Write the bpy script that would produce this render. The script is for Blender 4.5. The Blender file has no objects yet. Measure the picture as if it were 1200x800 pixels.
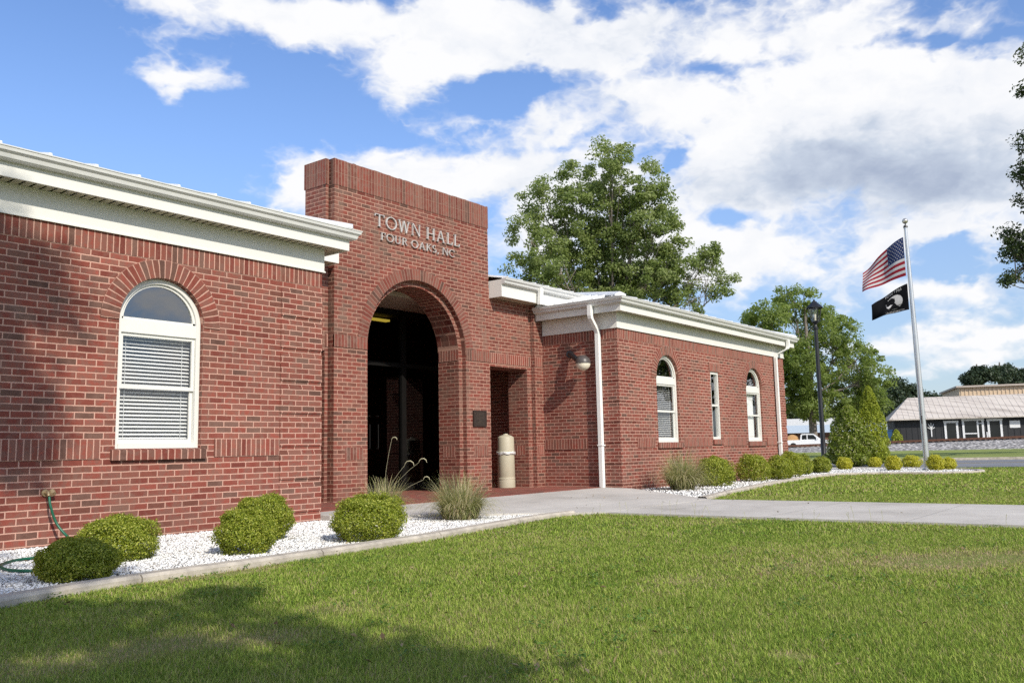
import bpy, math, random
import numpy as np
from mathutils import Vector, Matrix
random.seed(7)
rng = np.random.default_rng(11)
sc = bpy.context.scene
COL = sc.collection

# ------------------------------------------------------------------ camera
def cam_axes(yaw, pitch, roll):
    cy, sy, cp, sp = math.cos(yaw), math.sin(yaw), math.cos(pitch), math.sin(pitch)
    f = Vector((sy*cp, cy*cp, sp)); r = Vector((cy, -sy, 0)); u = r.cross(f)
    cr, sr = math.cos(roll), math.sin(roll)
    return cr*r + sr*u, -sr*r + cr*u, f
CR, CU, CF = cam_axes(0.9116, 0.1236, -0.02098)
cam = bpy.data.cameras.new('camera'); camo = bpy.data.objects.new('camera', cam); COL.objects.link(camo)
cam.sensor_width = 36.0; cam.lens = 36.0*1025.5/1200; cam.clip_start = 0.05; cam.clip_end = 3000
m = Matrix.Identity(4)
for i in range(3):
    m[i][0], m[i][1], m[i][2] = CR[i], CU[i], -CF[i]
camo.matrix_world = m
sc.camera = camo

# ------------------------------------------------------------------ sun, exposure
SUN = Vector((0.37, 1.0, -0.752)).normalized()          # direction the light travels
ELEV = math.asin(-SUN.z); AZ = math.atan2(-SUN.x, -SUN.y)
sl = bpy.data.lights.new('sun', 'SUN'); sl.energy = 4.1; sl.angle = math.radians(0.53); sl.color = (1.0, 0.93, 0.82)
so = bpy.data.objects.new('sun', sl); COL.objects.link(so)
so.rotation_euler = SUN.to_track_quat('-Z', 'Y').to_euler(); so.location = (0, -10, 30)
vs = sc.view_settings
vs.view_transform = 'Standard'; vs.look = 'None'; vs.gamma = 1.0; vs.use_curve_mapping = False
vs.exposure = 0.19
sc.cycles.use_denoising = False
sc.cycles.max_bounces = 8; sc.cycles.transparent_max_bounces = 16
sc.cycles.sample_clamp_indirect = 6.0

# ------------------------------------------------------------------ node helper
class NT:
    def __init__(s, tree): s.t = tree; s.L = tree.links
    def n(s, typ, props=None, **inp):
        nd = s.t.nodes.new(typ)
        for k, v in (props or {}).items(): setattr(nd, k, v)
        for k, v in inp.items(): s.put(nd, k, v)
        return nd
    def put(s, nd, k, v):
        if k[0] == 'i' and k[1:].isdigit(): sock = nd.inputs[int(k[1:])]
        else: sock = nd.inputs[k.replace('_', ' ')]
        if isinstance(v, bpy.types.Node): s.L.new(v.outputs[0], sock)
        elif isinstance(v, bpy.types.NodeSocket): s.L.new(v, sock)
        else:
            if sock.type == 'RGBA' and len(v) == 3: v = (*v, 1)
            sock.default_value = v
    def m(s, op, a, b=0.0, c=0.0, clamp=False):
        nd = s.t.nodes.new('ShaderNodeMath'); nd.operation = op; nd.use_clamp = clamp
        s.put(nd, 'i0', a)
        if op not in ('FLOOR', 'FRACT', 'ABSOLUTE', 'SQRT', 'EXPONENT', 'SINE', 'ARCSINE'): s.put(nd, 'i1', b)
        if op in ('MULTIPLY_ADD', 'SMOOTH_MIN'): s.put(nd, 'i2', c)
        return nd
    def v(s, op, a, b=(0, 0, 0)):
        nd = s.t.nodes.new('ShaderNodeVectorMath'); nd.operation = op
        s.put(nd, 'i0', a)
        if len(nd.inputs) > 1 and op not in ('NORMALIZE', 'FLOOR'): s.put(nd, 'i1', b)
        return nd
    def rng(s, x, a, b, c=0.0, d=1.0, smooth=True):
        nd = s.t.nodes.new('ShaderNodeMapRange'); nd.interpolation_type = 'SMOOTHSTEP' if smooth else 'LINEAR'
        s.put(nd, 'i0', x)
        for i, q in enumerate((a, b, c, d)): s.put(nd, 'i%d' % (i+1), q)
        return nd
    def mix(s, f, a, b, typ='MIX'):
        nd = s.t.nodes.new('ShaderNodeMix'); nd.data_type = 'RGBA'; nd.blend_type = typ
        s.put(nd, 'i0', f)
        for i, q in ((6, a), (7, b)): s.put(nd, 'i%d' % i, q)
        return nd.outputs[2]
    def ramp(s, f, stops, interp='LINEAR'):
        nd = s.t.nodes.new('ShaderNodeValToRGB'); cr = nd.color_ramp; cr.interpolation = interp
        while len(cr.elements) < len(stops): cr.elements.new(0.5)
        for e, (p, c) in zip(cr.elements, stops): e.position = p; e.color = (*c, 1)
        s.put(nd, 'i0', f); return nd
    def noise(s, vec, scale, detail=4, rough=0.55, dist=0.0, dim='3D'):
        nd = s.t.nodes.new('ShaderNodeTexNoise'); nd.noise_dimensions = dim
        if vec is not None: s.put(nd, 'Vector', vec)
        for k, q in (('Scale', scale), ('Detail', detail), ('Roughness', rough), ('Distortion', dist)): nd.inputs[k].default_value = q
        return nd

# ------------------------------------------------------------------ world: Nishita sky with broken cumulus
W = bpy.data.worlds.new('World'); sc.world = W; W.use_nodes = True
W.node_tree.nodes.clear(); T = NT(W.node_tree)
sky = T.n('ShaderNodeTexSky', dict(sky_type='NISHITA', sun_disc=False, sun_elevation=ELEV, sun_rotation=AZ % (2*math.pi), altitude=50.0, air_density=1.0, dust_density=0.6, ozone_density=1.2))
tc = T.n('ShaderNodeTexCoord'); D = tc.outputs['Generated']
sep = T.n('ShaderNodeSeparateXYZ', i0=D)
az = T.m('ARCTAN2', sep.outputs[0], sep.outputs[1]); el = T.m('ARCSINE', sep.outputs[2])
uv = T.n('ShaderNodeCombineXYZ', i0=az, i1=el, i2=0.0)
stretch = T.v('MULTIPLY', D, (1.0, 1.0, 1.7))
w1 = T.noise(stretch, 6.0, 5, 0.55)
w2 = T.noise(stretch, 22.0, 4, 0.55)
off = T.v('MULTIPLY', T.v('SUBTRACT', w1.outputs['Color'], (0.5, 0.5, 0.5)), (0.17, 0.11, 0.0))
off2 = T.v('MULTIPLY', T.v('SUBTRACT', w2.outputs['Color'], (0.5, 0.5, 0.5)), (0.05, 0.04, 0.0))
uvw = T.v('ADD', T.v('ADD', uv, off), off2)
# cumulus masses: azimuth (deg east of +Y), elevation, half sizes, weight
BL = [(37.11, 27.58, 12.61, 1.79, 1.15), (46.81, 26.67, 10.63, 2.23, 1.00), (55.04, 26.85, 9.39, 2.23, 1.00), (64.23, 25.22, 9.26, 2.23, 0.90), (72.83, 23.62, 7.32, 2.79, 1.00), (79.48, 20.29, 7.74, 2.68, 1.00), (82.90, 17.97, 4.70, 2.79, 0.90), (45.62, 23.78, 4.03, 1.45, 1.00), (30.22, 22.94, 3.64, 1.23, 1.15), (24.69, 20.64, 1.55, 0.45, 0.85), (57.20, 21.67, 4.81, 1.68, 0.75), (64.01, 20.94, 4.79, 2.23, 0.90), (49.02, 18.42, 5.89, 2.35, 1.15), (39.69, 17.70, 2.11, 1.56, 0.85), (38.07, 16.19, 2.91, 1.12, 0.90), (52.97, 14.84, 4.05, 2.79, 0.95), (45.57, 17.33, 3.51, 1.45, 0.70), (69.25, 17.04, 5.26, 2.79, 0.95), (75.86, 16.73, 8.75, 3.46, 1.25), (82.64, 14.94, 4.63, 3.35, 1.10), (71.04, 12.15, 6.86, 1.34, 0.95), (77.68, 9.03, 5.09, 1.23, 1.15), (79.72, 11.81, 4.00, 0.67, 0.70), (79.55, 6.65, 3.09, 0.56, 0.95), (75.11, 6.06, 2.53, 0.67, 0.85), (80.99, 5.39, 3.09, 0.67, 0.95), (82.39, 6.74, 1.91, 0.56, 0.85), (58.76, 17.08, 5.26, 2.79, 0.80), (63.59, 12.18, 3.43, 2.23, 0.70), (76.41, 4.34, 3.36, 0.50, 0.70), (67.83, 10.81, 2.84, 1.12, 0.60), (57.46, 12.49, 6.29, 2.57, 0.80), (66.84, 12.23, 3.43, 2.23, 0.70), (54.86, 20.72, 2.39, 1.12, 0.40), (22.88, 18.38, 7.07, 4.47, -1.00), (37.19, 21.44, 4.50, 2.01, -0.90), (26.63, 16.19, 6.40, 3.35, -1.00), (67.42, 22.48, 2.66, 0.78, -0.90), (63.89, 18.49, 2.12, 0.61, -1.10), (68.28, 14.19, 1.96, 0.84, -1.00), (78.26, 22.76, 5.76, 0.61, -0.90), (58.02, 28.03, 5.06, 0.67, -0.80), (21.74, 23.73, 4.27, 3.91, -1.20), (80.46, 9.84, 3.40, 0.73, -0.70), (52.60, 23.38, 2.43, 0.67, -0.80), (49.37, 22.39, 2.42, 0.89, -0.80), (55.99, 19.88, 2.14, 0.56, -0.70), (80.52, 21.65, 2.40, 0.50, -0.60), (42.75, 20.18, 2.38, 1.12, -0.50), (74.30, 8.46, 2.26, 0.78, -0.50), (54.94, 23.58, 1.83, 0.50, -0.50)]
def blobs(coord, lst):
    acc = None
    for a, e, ra, re, w in lst:
        q = T.v('MULTIPLY', T.v('SUBTRACT', coord, (math.radians(a), math.radians(e), 0)), (1/math.radians(ra), 1/math.radians(re), 0))
        dd = T.n('ShaderNodeVectorMath', dict(operation='DOT_PRODUCT'), i0=q, i1=q).outputs['Value']
        g = T.m('EXPONENT', T.m('MULTIPLY', dd, -1.0))
        acc = T.m('MULTIPLY_ADD', g, w, 0.0 if acc is None else acc)
    return acc
field = blobs(uvw, BL)
inframe = T.rng(T.m('ABSOLUTE', T.m('SUBTRACT', az, math.radians(52))), math.radians(42), math.radians(60))
gen = T.noise(stretch, 2.6, 6, 0.6)
gen2 = T.m('MULTIPLY', T.m('SUBTRACT', gen.outputs[0], 0.44), 7.0)
field = T.m('ADD', field, T.m('MULTIPLY', inframe, gen2))
def puff(vec):
    """billowing density: rounded lobes with creases between them"""
    acc = None
    for sc_, wt in ((9.0, 0.55), (20.0, 0.30), (46.0, 0.17), (100.0, 0.09)):
        nz = T.noise(vec, sc_, 0, 0.5)
        bl = T.m('ABSOLUTE', T.m('SUBTRACT', nz.outputs[0], 0.5))
        acc = T.m('MULTIPLY_ADD', bl, -4.0*wt, wt*0.6 if acc is None else T.m('ADD', acc, wt*0.6))
    return acc
warp = T.v('MULTIPLY', T.v('SUBTRACT', w2.outputs['Color'], (0.5, 0.5, 0.5)), (0.05, 0.05, 0.05))
sv = T.v('ADD', stretch, warp)
pf = puff(sv)
wisp = T.noise(sv, 34.0, 6, 0.68)
dens = T.m('ADD', T.m('MULTIPLY_ADD', pf, 1.0, field), T.m('MULTIPLY', T.m('SUBTRACT', wisp.outputs[0], 0.5), 0.28))
mask = T.rng(dens, 0.28, 1.30)
# relief: compare with the same lobes a little higher up
pfu = puff(T.v('ADD', sv, (-0.008, -0.015, 0.035)))
rel = T.m('SUBTRACT', pf, pfu)
GR = [(74.84, 16.22, 8.73, 2.12, 0.62), (70.80, 16.61, 4.08, 1.45, 0.22), (80.42, 14.96, 5.20, 1.34, 0.34), (68.94, 11.80, 5.14, 1.01, 0.10), (50.31, 25.95, 5.59, 0.67, 0.08)]
grey = T.m('ADD', blobs(uvw, GR), T.m('MULTIPLY', inframe, T.rng(gen.outputs[0], 0.5, 0.75, 0.0, 0.55)))
shade = T.m('MULTIPLY_ADD', rel, -0.32, grey)
soft = T.noise(stretch, 4.5, 3, 0.5)
shade = T.m('ADD', shade, T.rng(soft.outputs[0], 0.46, 0.68, 0.0, 0.24))
ccol = T.ramp(shade, [(0.0, (1.0, 1.0, 1.0)), (0.25, (0.91, 0.93, 0.965)), (0.6, (0.61, 0.68, 0.79)), (1.0, (0.42, 0.49, 0.63))])
skyl = T.v('MULTIPLY', sky, T.mix(T.rng(el, 0.02, 0.36), (0.085, 0.092, 0.112), (0.099, 0.128, 0.174)))
cl = T.v('MULTIPLY', ccol, (0.865, 0.868, 0.88))
hz = T.rng(el, 0.0, 0.55, 0.30, 0.04)
skyh = T.mix(hz, skyl, (0.62, 0.76, 0.90))
final = T.mix(mask, skyh, cl)
bg = T.n('ShaderNodeBackground', Color=final, Strength=1.0)
T.n('ShaderNodeOutputWorld', Surface=bg)

# ------------------------------------------------------------------ materials
MATS = {}
def newmat(name):
    mt = bpy.data.materials.new(name); mt.use_nodes = True; mt.node_tree.nodes.clear()
    t = NT(mt.node_tree); MATS[name] = mt
    return mt, t
def finish(t, bsdf):
    t.n('ShaderNodeOutputMaterial', Surface=bsdf)
def plain(name, col, rough=0.6, metal=0.0, var=0.12, scale=6.0, bump=0.0, bscale=40.0, spec=0.5, coat=0.0):
    mt, t = newmat(name)
    g = t.n('ShaderNodeTexCoord').outputs['Object']
    nz = t.noise(g, scale, 5, 0.6)
    lo = tuple(c*(1-var) for c in col); hi = tuple(min(1, c*(1+var)) for c in col)
    c = t.ramp(nz.outputs[0], [(0.3, lo), (0.7, hi)])
    b = t.n('ShaderNodeBsdfPrincipled', Base_Color=c, Roughness=rough, Metallic=metal)
    b.inputs['Specular IOR Level'].default_value = spec
    b.inputs['Coat Weight'].default_value = coat
    if bump:
        nb = t.noise(g, bscale, 4, 0.6)
        bp = t.n('ShaderNodeBump', Strength=bump, Distance=0.01, Height=nb.outputs[0])
        t.L.new(bp.outputs[0], b.inputs['Normal'])
    finish(t, b); return mt
BRICKS = [(0.0, (0.190, 0.049, 0.035)), (0.16, (0.240, 0.062, 0.043)), (0.34, (0.258, 0.066, 0.046)), (0.52, (0.205, 0.058, 0.041)),
          (0.66, (0.245, 0.077, 0.053)), (0.80, (0.180, 0.067, 0.047)), (0.92, (0.140, 0.070, 0.052))]
def brickmat(name, bw, bh, stagger, weather=0.0, gain=1.0, mortar=(0.525, 0.305, 0.235)):
    mt, t = newmat(name)
    uvn = t.n('ShaderNodeUVMap', dict(uv_map='UVMap'))
    s = t.n('ShaderNodeSeparateXYZ', i0=uvn)
    wob = t.noise(uvn, 9.0, 2, 0.5, dim='2D')
    wc = t.m('MULTIPLY_ADD', wob.outputs[0], 0.006, -0.003)
    v = t.m('DIVIDE', t.m('ADD', s.outputs[1], wc), bh); row = t.m('FLOOR', v); fv = t.m('FRACT', v)
    u = t.m('DIVIDE', t.m('ADD', s.outputs[0], wc), bw)
    if stagger: u = t.m('ADD', u, t.m('MULTIPLY', t.m('MODULO', t.m('ADD', row, 1000.0), 2.0), 0.5))
    cu = t.m('FLOOR', u); fu = t.m('FRACT', u)
    idv = t.n('ShaderNodeCombineXYZ', i0=cu, i1=row, i2=0.0)
    wn = t.n('ShaderNodeTexWhiteNoise', dict(noise_dimensions='2D'), Vector=idv)
    wn2 = t.n('ShaderNodeTexWhiteNoise', dict(noise_dimensions='2D'), Vector=t.v('ADD', idv, (37.3, 11.7, 0)))
    du = t.m('MULTIPLY', t.m('MINIMUM', fu, t.m('SUBTRACT', 1.0, fu)), bw)
    dv = t.m('MULTIPLY', t.m('MINIMUM', fv, t.m('SUBTRACT', 1.0, fv)), bh)
    e = t.m('MINIMUM', du, dv)
    en = t.noise(uvn, 70.0, 3, 0.6, dim='2D')
    e2 = t.m('MULTIPLY_ADD', en.outputs[0], 0.004, t.m('SUBTRACT', e, 0.002))
    isb = t.rng(e2, 0.0050, 0.0084)
    base = t.ramp(wn.outputs['Value'], BRICKS, 'CONSTANT')
    grain = t.noise(uvn, 120.0, 5, 0.7, dim='2D')
    patch = t.noise(uvn, 11.0, 4, 0.65, dim='2D')
    k = t.m('MULTIPLY', t.m('MULTIPLY_ADD', grain.outputs[0], 0.7, 0.65), t.m('MULTIPLY_ADD', wn2.outputs['Value'], 0.40, 0.80))
    k = t.m('MULTIPLY', k, t.m('MULTIPLY_ADD', patch.outputs[0], 0.5, 0.75))
    k = t.m('MULTIPLY', k, gain)
    bc = t.v('MULTIPLY', base, t.n('ShaderNodeCombineXYZ', i0=k, i1=k, i2=k))
    # flashed (dark smoky) ends on some bricks
    sm = t.rng(t.m('ADD', patch.outputs[0], t.m('MULTIPLY', wn2.outputs['Value'], 0.25)), 0.52, 0.80, 0.0, 0.65)
    bc = t.mix(sm, bc, (0.165, 0.092, 0.070))
    mn = t.noise(uvn, 50.0, 4, 0.6, dim='2D')
    mc = t.mix(mn.outputs[0], tuple(c*0.78 for c in mortar), tuple(c*1.12 for c in mortar))
    col = t.mix(isb, mc, bc)
    if weather:
        st = t.noise(t.v('MULTIPLY', uvn, (2.2, 0.7, 1.0)), 1.0, 6, 0.65, dim='2D')
        ww = t.rng(st.outputs[0], 0.52, 0.72, 0.0, weather)
        col = t.mix(ww, col, (0.20, 0.135, 0.10))
        st2 = t.noise(t.v('MULTIPLY', uvn, (1.3, 1.6, 1.0)), 1.0, 7, 0.7, dim='2D')
        col = t.mix(t.rng(st2.outputs[0], 0.60, 0.80, 0.0, weather*0.5), col, (0.46, 0.36, 0.30))
    big = t.noise(uvn, 0.55, 4, 0.6, dim='2D')
    bk = t.m('MULTIPLY_ADD', big.outputs[0], 0.5, 0.75)
    col = t.v('MULTIPLY', col, t.n('ShaderNodeCombineXYZ', i0=bk, i1=bk, i2=bk))
    b = t.n('ShaderNodeBsdfPrincipled', Base_Color=col, Roughness=0.85)
    b.inputs['Specular IOR Level'].default_value = 0.25
    hgt = t.m('ADD', isb, t.m('MULTIPLY', grain.outputs[0], 0.25))
    bp = t.n('ShaderNodeBump', Strength=0.9, Distance=0.006, Height=hgt)
    t.L.new(bp.outputs[0], b.inputs['Normal'])
    finish(t, b); return mt
BR = brickmat('brick_running', 0.2032, 0.06773, True, 0.22)
BRT = brickmat('brick_tower', 0.2032, 0.06773, True, 0.5, 0.88, (0.44, 0.25, 0.185))
BS = brickmat('brick_soldier', 0.0677, 0.2032, False)
BST = brickmat('brick_soldier_cap', 0.0677, 0.2265, False, 0.35, 0.88, (0.31, 0.18, 0.135))
BP = brickmat('brick_paver', 0.2032, 0.1016, True, 0.2, 1.25, (0.20, 0.09, 0.07))
def trimmat():
    mt, t = newmat('white_trim'); g = t.n('ShaderNodeTexCoord').outputs['Object']
    n1 = t.noise(t.v('MULTIPLY', g, (5.0, 5.0, 0.9)), 1.0, 6, 0.7); n2 = t.noise(g, 1.3, 4, 0.6)
    c = t.mix(t.rng(n1.outputs[0], 0.52, 0.78, 0.0, 0.13), (0.69, 0.68, 0.635), (0.50, 0.475, 0.41))
    c = t.mix(t.rng(n2.outputs[0], 0.35, 0.7, 0.0, 0.16), c, (0.60, 0.585, 0.53))
    finish(t, t.n('ShaderNodeBsdfPrincipled', Base_Color=c, Roughness=0.5)); return mt
WHITE = trimmat()
VINYL = plain('white_vinyl', (0.80, 0.80, 0.77), 0.35, var=0.03, scale=3.0)
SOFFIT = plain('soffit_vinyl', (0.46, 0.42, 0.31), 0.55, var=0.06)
ROOFM = plain('white_metal_roof', (0.72, 0.73, 0.74), 0.38, var=0.10, scale=1.2)
GUT = plain('gutter_metal', (0.60, 0.60, 0.575), 0.35, var=0.06, scale=2.0)
BLIND = plain('blind_slat', (0.84, 0.84, 0.82), 0.5, var=0.03)
SHADEM = plain('roller_shade', (0.80, 0.79, 0.75), 0.7, var=0.04)
DARKIN = plain('dark_interior', (0.022, 0.020, 0.018), 0.8)
BRONZE = plain('bronze_frame', (0.006, 0.0055, 0.005), 0.6, var=0.2, spec=0.2)
BLACK = plain('black_metal', (0.012, 0.012, 0.014), 0.38, var=0.25)
PLAQ = plain('plaque_bronze', (0.045, 0.032, 0.026), 0.45, 0.3, var=0.3, scale=60, bump=0.6, bscale=55)
LETTER = plain('letter_metal', (0.60, 0.575, 0.54), 0.4, 0.3, var=0.08)
CEIL = plain('entry_ceiling', (0.33, 0.26, 0.20), 0.8)
CAN = plain('beige_plastic', (0.47, 0.43, 0.32), 0.5, var=0.06, scale=4.0, bump=0.2, bscale=120)
BAG = plain('white_plastic_bag', (0.58, 0.57, 0.55), 0.35)
GLOBE = plain('lamp_globe', (0.72, 0.66, 0.53), 0.3, var=0.03)
LAMPCAP = plain('lamp_cap', (0.075, 0.065, 0.06), 0.4, var=0.1)
POLE = plain('brushed_aluminium', (0.62, 0.63, 0.64), 0.32, 0.75, var=0.06)
CONC = plain('kerb_concrete', (0.42, 0.375, 0.31), 0.9, var=0.30, scale=7.0, bump=0.5, bscale=90)
HOSE = plain('green_hose', (0.010, 0.10, 0.055), 0.4)
BRASS = plain('brass_spigot', (0.50, 0.38, 0.22), 0.35, 0.6)
def stonemat():
    mt, t = newmat('white_marble_chip')
    at = t.n('ShaderNodeAttribute', dict(attribute_name='rnd', attribute_type='GEOMETRY'))
    c = t.ramp(at.outputs['Fac'], [(0.0, (0.30, 0.27, 0.23)), (0.05, (0.52, 0.49, 0.44)), (0.16, (0.66, 0.65, 0.62)), (0.5, (0.77, 0.765, 0.745)), (1.0, (0.85, 0.845, 0.83))])
    finish(t, t.n('ShaderNodeBsdfPrincipled', Base_Color=c, Roughness=0.75)); return mt
STONE = stonemat()
BARK = plain('bark', (0.20, 0.17, 0.145), 0.9, var=0.4, scale=5.0, bump=0.8, bscale=14)
SIDING = plain('black_siding', (0.020, 0.021, 0.024), 0.6, var=0.15)
TRIMW = plain('white_door_trim', (0.72, 0.73, 0.74), 0.5)
BEIGE = plain('beige_sheet_metal', (0.60, 0.46, 0.32), 0.5, var=0.06)
OLDROOF = None
CARW = plain('white_car_paint', (0.80, 0.81, 0.82), 0.25, var=0.02, coat=0.6)
CARG = plain('dark_car_paint', (0.04, 0.05, 0.06), 0.25, var=0.1, coat=0.6)
RUBBER = plain('rubber', (0.015, 0.015, 0.016), 0.8)
CARGLASS = plain('car_glass', (0.012, 0.014, 0.016), 0.08)
MULCH = plain('tan_mulch', (0.42, 0.24, 0.10), 0.95, var=0.3, scale=14, bump=0.8)
RUST = plain('rusty_rail', (0.13, 0.055, 0.032), 0.75, var=0.3)
BLUE = plain('blue_plastic', (0.02, 0.07, 0.18), 0.5)
LOWROOF = plain('pale_blue_roof', (0.46, 0.53, 0.58), 0.45, var=0.06)
LOWWALL = plain('brown_wall', (0.17, 0.09, 0.065), 0.8)
TWIG = plain('stem', (0.09, 0.065, 0.04), 0.9, var=0.3)
SEED = plain('seed_head', (0.34, 0.31, 0.20), 0.9)

def roofold():
    mt, t = newmat('weathered_roof'); g = t.n('ShaderNodeTexCoord').outputs['Object']
    n1 = t.noise(t.v('MULTIPLY', g, (1.6, 0.10, 0.10)), 1.6, 6, 0.7)
    n2 = t.noise(g, 0.5, 4, 0.6)
    c = t.mix(t.rng(n1.outputs[0], 0.42, 0.68), (0.58, 0.525, 0.465), (0.33, 0.285, 0.245))
    c = t.mix(t.rng(n2.outputs[0], 0.5, 0.75, 0, 0.35), c, (0.46, 0.40, 0.36))
    finish(t, t.n('ShaderNodeBsdfPrincipled', Base_Color=c, Roughness=0.6)); return mt
OLDROOF = roofold()

def concrete():
    mt, t = newmat('walk_concrete'); g = t.n('ShaderNodeTexCoord').outputs['Object']
    n1 = t.noise(g, 0.8, 6, 0.65); n2 = t.noise(g, 60, 4, 0.7); n3 = t.noise(g, 5, 5, 0.6)
    c = t.ramp(n1.outputs[0], [(0.28, (0.35, 0.325, 0.285)), (0.5, (0.47, 0.44, 0.395)), (0.72, (0.55, 0.52, 0.47))])
    k = t.m('MULTIPLY', t.m('MULTIPLY_ADD', n2.outputs[0], 0.35, 0.82), t.m('MULTIPLY_ADD', n3.outputs[0], 0.25, 0.88))
    # saw-cut joints every 1.5 m across the walk
    sp = t.n('ShaderNodeSeparateXYZ', i0=g)
    j = t.m('FRACT', t.m('DIVIDE', t.m('ADD', sp.outputs[1], 50.2), 1.55))
    jd = t.m('MULTIPLY', t.m('MINIMUM', j, t.m('SUBTRACT', 1.0, j)), 1.55)
    jm = t.rng(jd, 0.003, 0.010)
    k = t.m('MULTIPLY', k, t.m('MULTIPLY_ADD', jm, 0.35, 0.65))
    col = t.v('MULTIPLY', c, t.n('ShaderNodeCombineXYZ', i0=k, i1=k, i2=k))
    b = t.n('ShaderNodeBsdfPrincipled', Base_Color=col, Roughness=0.9)
    bp = t.n('ShaderNodeBump', Strength=0.5, Distance=0.004, Height=t.m('ADD', n2.outputs[0], jm)); t.L.new(bp.outputs[0], b.inputs['Normal'])
    finish(t, b); return mt
WALK = concrete()
def groundmat():
    mt, t = newmat('lawn_soil'); g = t.n('ShaderNodeTexCoord').outputs['Object']
    n1 = t.noise(g, 0.45, 6, 0.65); n2 = t.noise(g, 30, 5, 0.7)
    c = t.ramp(n1.outputs[0], [(0.30, (0.22, 0.22, 0.07)), (0.55, (0.20, 0.235, 0.06)), (0.72, (0.26, 0.21, 0.11))])
    k = t.m('MULTIPLY_ADD', n2.outputs[0], 0.9, 0.5)
    col = t.v('MULTIPLY', c, t.n('ShaderNodeCombineXYZ', i0=k, i1=k, i2=k))
    b = t.n('ShaderNodeBsdfPrincipled', Base_Color=col, Roughness=1.0); b.inputs['Specular IOR Level'].default_value = 0.1
    bp = t.n('ShaderNodeBump', Strength=1.0, Distance=0.02, Height=n2.outputs[0]); t.L.new(bp.outputs[0], b.inputs['Normal'])
    finish(t, b); return mt
SOIL = groundmat()
def gravelbase(name, a, bcol, scale):
    mt, t = newmat(name); g = t.n('ShaderNodeTexCoord').outputs['Object']
    vo = t.n('ShaderNodeTexVoronoi', Vector=g, Scale=scale)
    sp = t.n('ShaderNodeSeparateColor', i0=vo.outputs['Color'])
    c = t.mix(sp.outputs[0], a, bcol)
    e = t.rng(vo.outputs['Distance'], 0.25, 0.6, 1.0, 0.35)  # shade between the stones is put into the colour
    col = t.v('MULTIPLY', c, t.n('ShaderNodeCombineXYZ', i0=e, i1=e, i2=e))
    b = t.n('ShaderNodeBsdfPrincipled', Base_Color=col, Roughness=0.9)
    bp = t.n('ShaderNodeBump', {'invert': True}, Strength=1.0, Distance=0.03, Height=vo.outputs['Distance']); t.L.new(bp.outputs[0], b.inputs['Normal'])
    finish(t, b); return mt
GRAVB = gravelbase('gravel_bed', (0.50, 0.49, 0.46), (0.78, 0.77, 0.75), 48.0)
BALL = gravelbase('ballast', (0.20, 0.19, 0.18), (0.80, 0.76, 0.72), 3.6)
def asphalt():
    mt, t = newmat('asphalt'); g = t.n('ShaderNodeTexCoord').outputs['Object']
    n1 = t.noise(g, 0.4, 5, 0.6); n2 = t.noise(g, 90, 3, 0.7)
    c = t.ramp(n1.outputs[0], [(0.3, (0.13, 0.135, 0.15)), (0.7, (0.20, 0.205, 0.22))])
    k = t.m('MULTIPLY_ADD', n2.outputs[0], 0.5, 0.75)
    finish(t, t.n('ShaderNodeBsdfPrincipled', Base_Color=t.v('MULTIPLY', c, t.n('ShaderNodeCombineXYZ', i0=k, i1=k, i2=k)), Roughness=0.85)); return mt
ASPH = asphalt()
def leafmat(name, stops, trans=0.35, rough=0.5, spec=0.35, tcol=(0.16, 0.20, 0.02)):
    mt, t = newmat(name)
    at = t.n('ShaderNodeAttribute', dict(attribute_name='rnd', attribute_type='GEOMETRY'))
    c = t.ramp(at.outputs['Fac'], stops)
    b = t.n('ShaderNodeBsdfPrincipled', Base_Color=c, Roughness=rough); b.inputs['Specular IOR Level'].default_value = spec
    tr = t.n('ShaderNodeBsdfTranslucent', Color=t.mix(0.5, c, tcol))
    mx = t.n('ShaderNodeMixShader', i0=trans, i1=b, i2=tr)
    finish(t, mx); return mt
OAK = leafmat('oak_leaf', [(0, (0.115, 0.165, 0.04)), (0.5, (0.205, 0.265, 0.075)), (1, (0.35, 0.39, 0.17))], 0.5, tcol=(0.48, 0.58, 0.15))
OAK2 = leafmat('far_oak_leaf', [(0, (0.13, 0.185, 0.045)), (0.5, (0.21, 0.275, 0.07)), (1, (0.31, 0.36, 0.13))], 0.6, tcol=(0.46, 0.58, 0.11))
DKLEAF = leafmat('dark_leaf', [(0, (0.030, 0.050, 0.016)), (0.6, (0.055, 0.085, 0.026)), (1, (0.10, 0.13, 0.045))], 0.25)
PINE = leafmat('pine_needle', [(0, (0.018, 0.034, 0.018)), (0.6, (0.035, 0.058, 0.028)), (1, (0.06, 0.085, 0.04))], 0.15)
BOX = leafmat('boxwood_leaf', [(0, (0.11, 0.16, 0.016)), (0.45, (0.28, 0.345, 0.034)), (0.75, (0.46, 0.50, 0.065)), (1, (0.62, 0.62, 0.15))], 0.5, 0.4, 0.4, tcol=(0.42, 0.46, 0.04))
BOXD = leafmat('dark_boxwood_leaf', [(0, (0.080, 0.125, 0.014)), (0.5, (0.165, 0.23, 0.024)), (1, (0.32, 0.37, 0.05))], 0.45, 0.4, tcol=(0.26, 0.32, 0.03))
GOLD = leafmat('gold_leaf', [(0, (0.32, 0.34, 0.03)), (0.5, (0.60, 0.58, 0.06)), (1, (0.74, 0.70, 0.15))], 0.55, tcol=(0.75, 0.72, 0.06))
VARI = leafmat('variegated_leaf', [(0, (0.11, 0.16, 0.018)), (0.55, (0.22, 0.29, 0.03)), (0.82, (0.30, 0.36, 0.06)), (0.86, (0.50, 0.50, 0.22)), (1, (0.58, 0.56, 0.30))], 0.5, tcol=(0.36, 0.42, 0.05))
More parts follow.
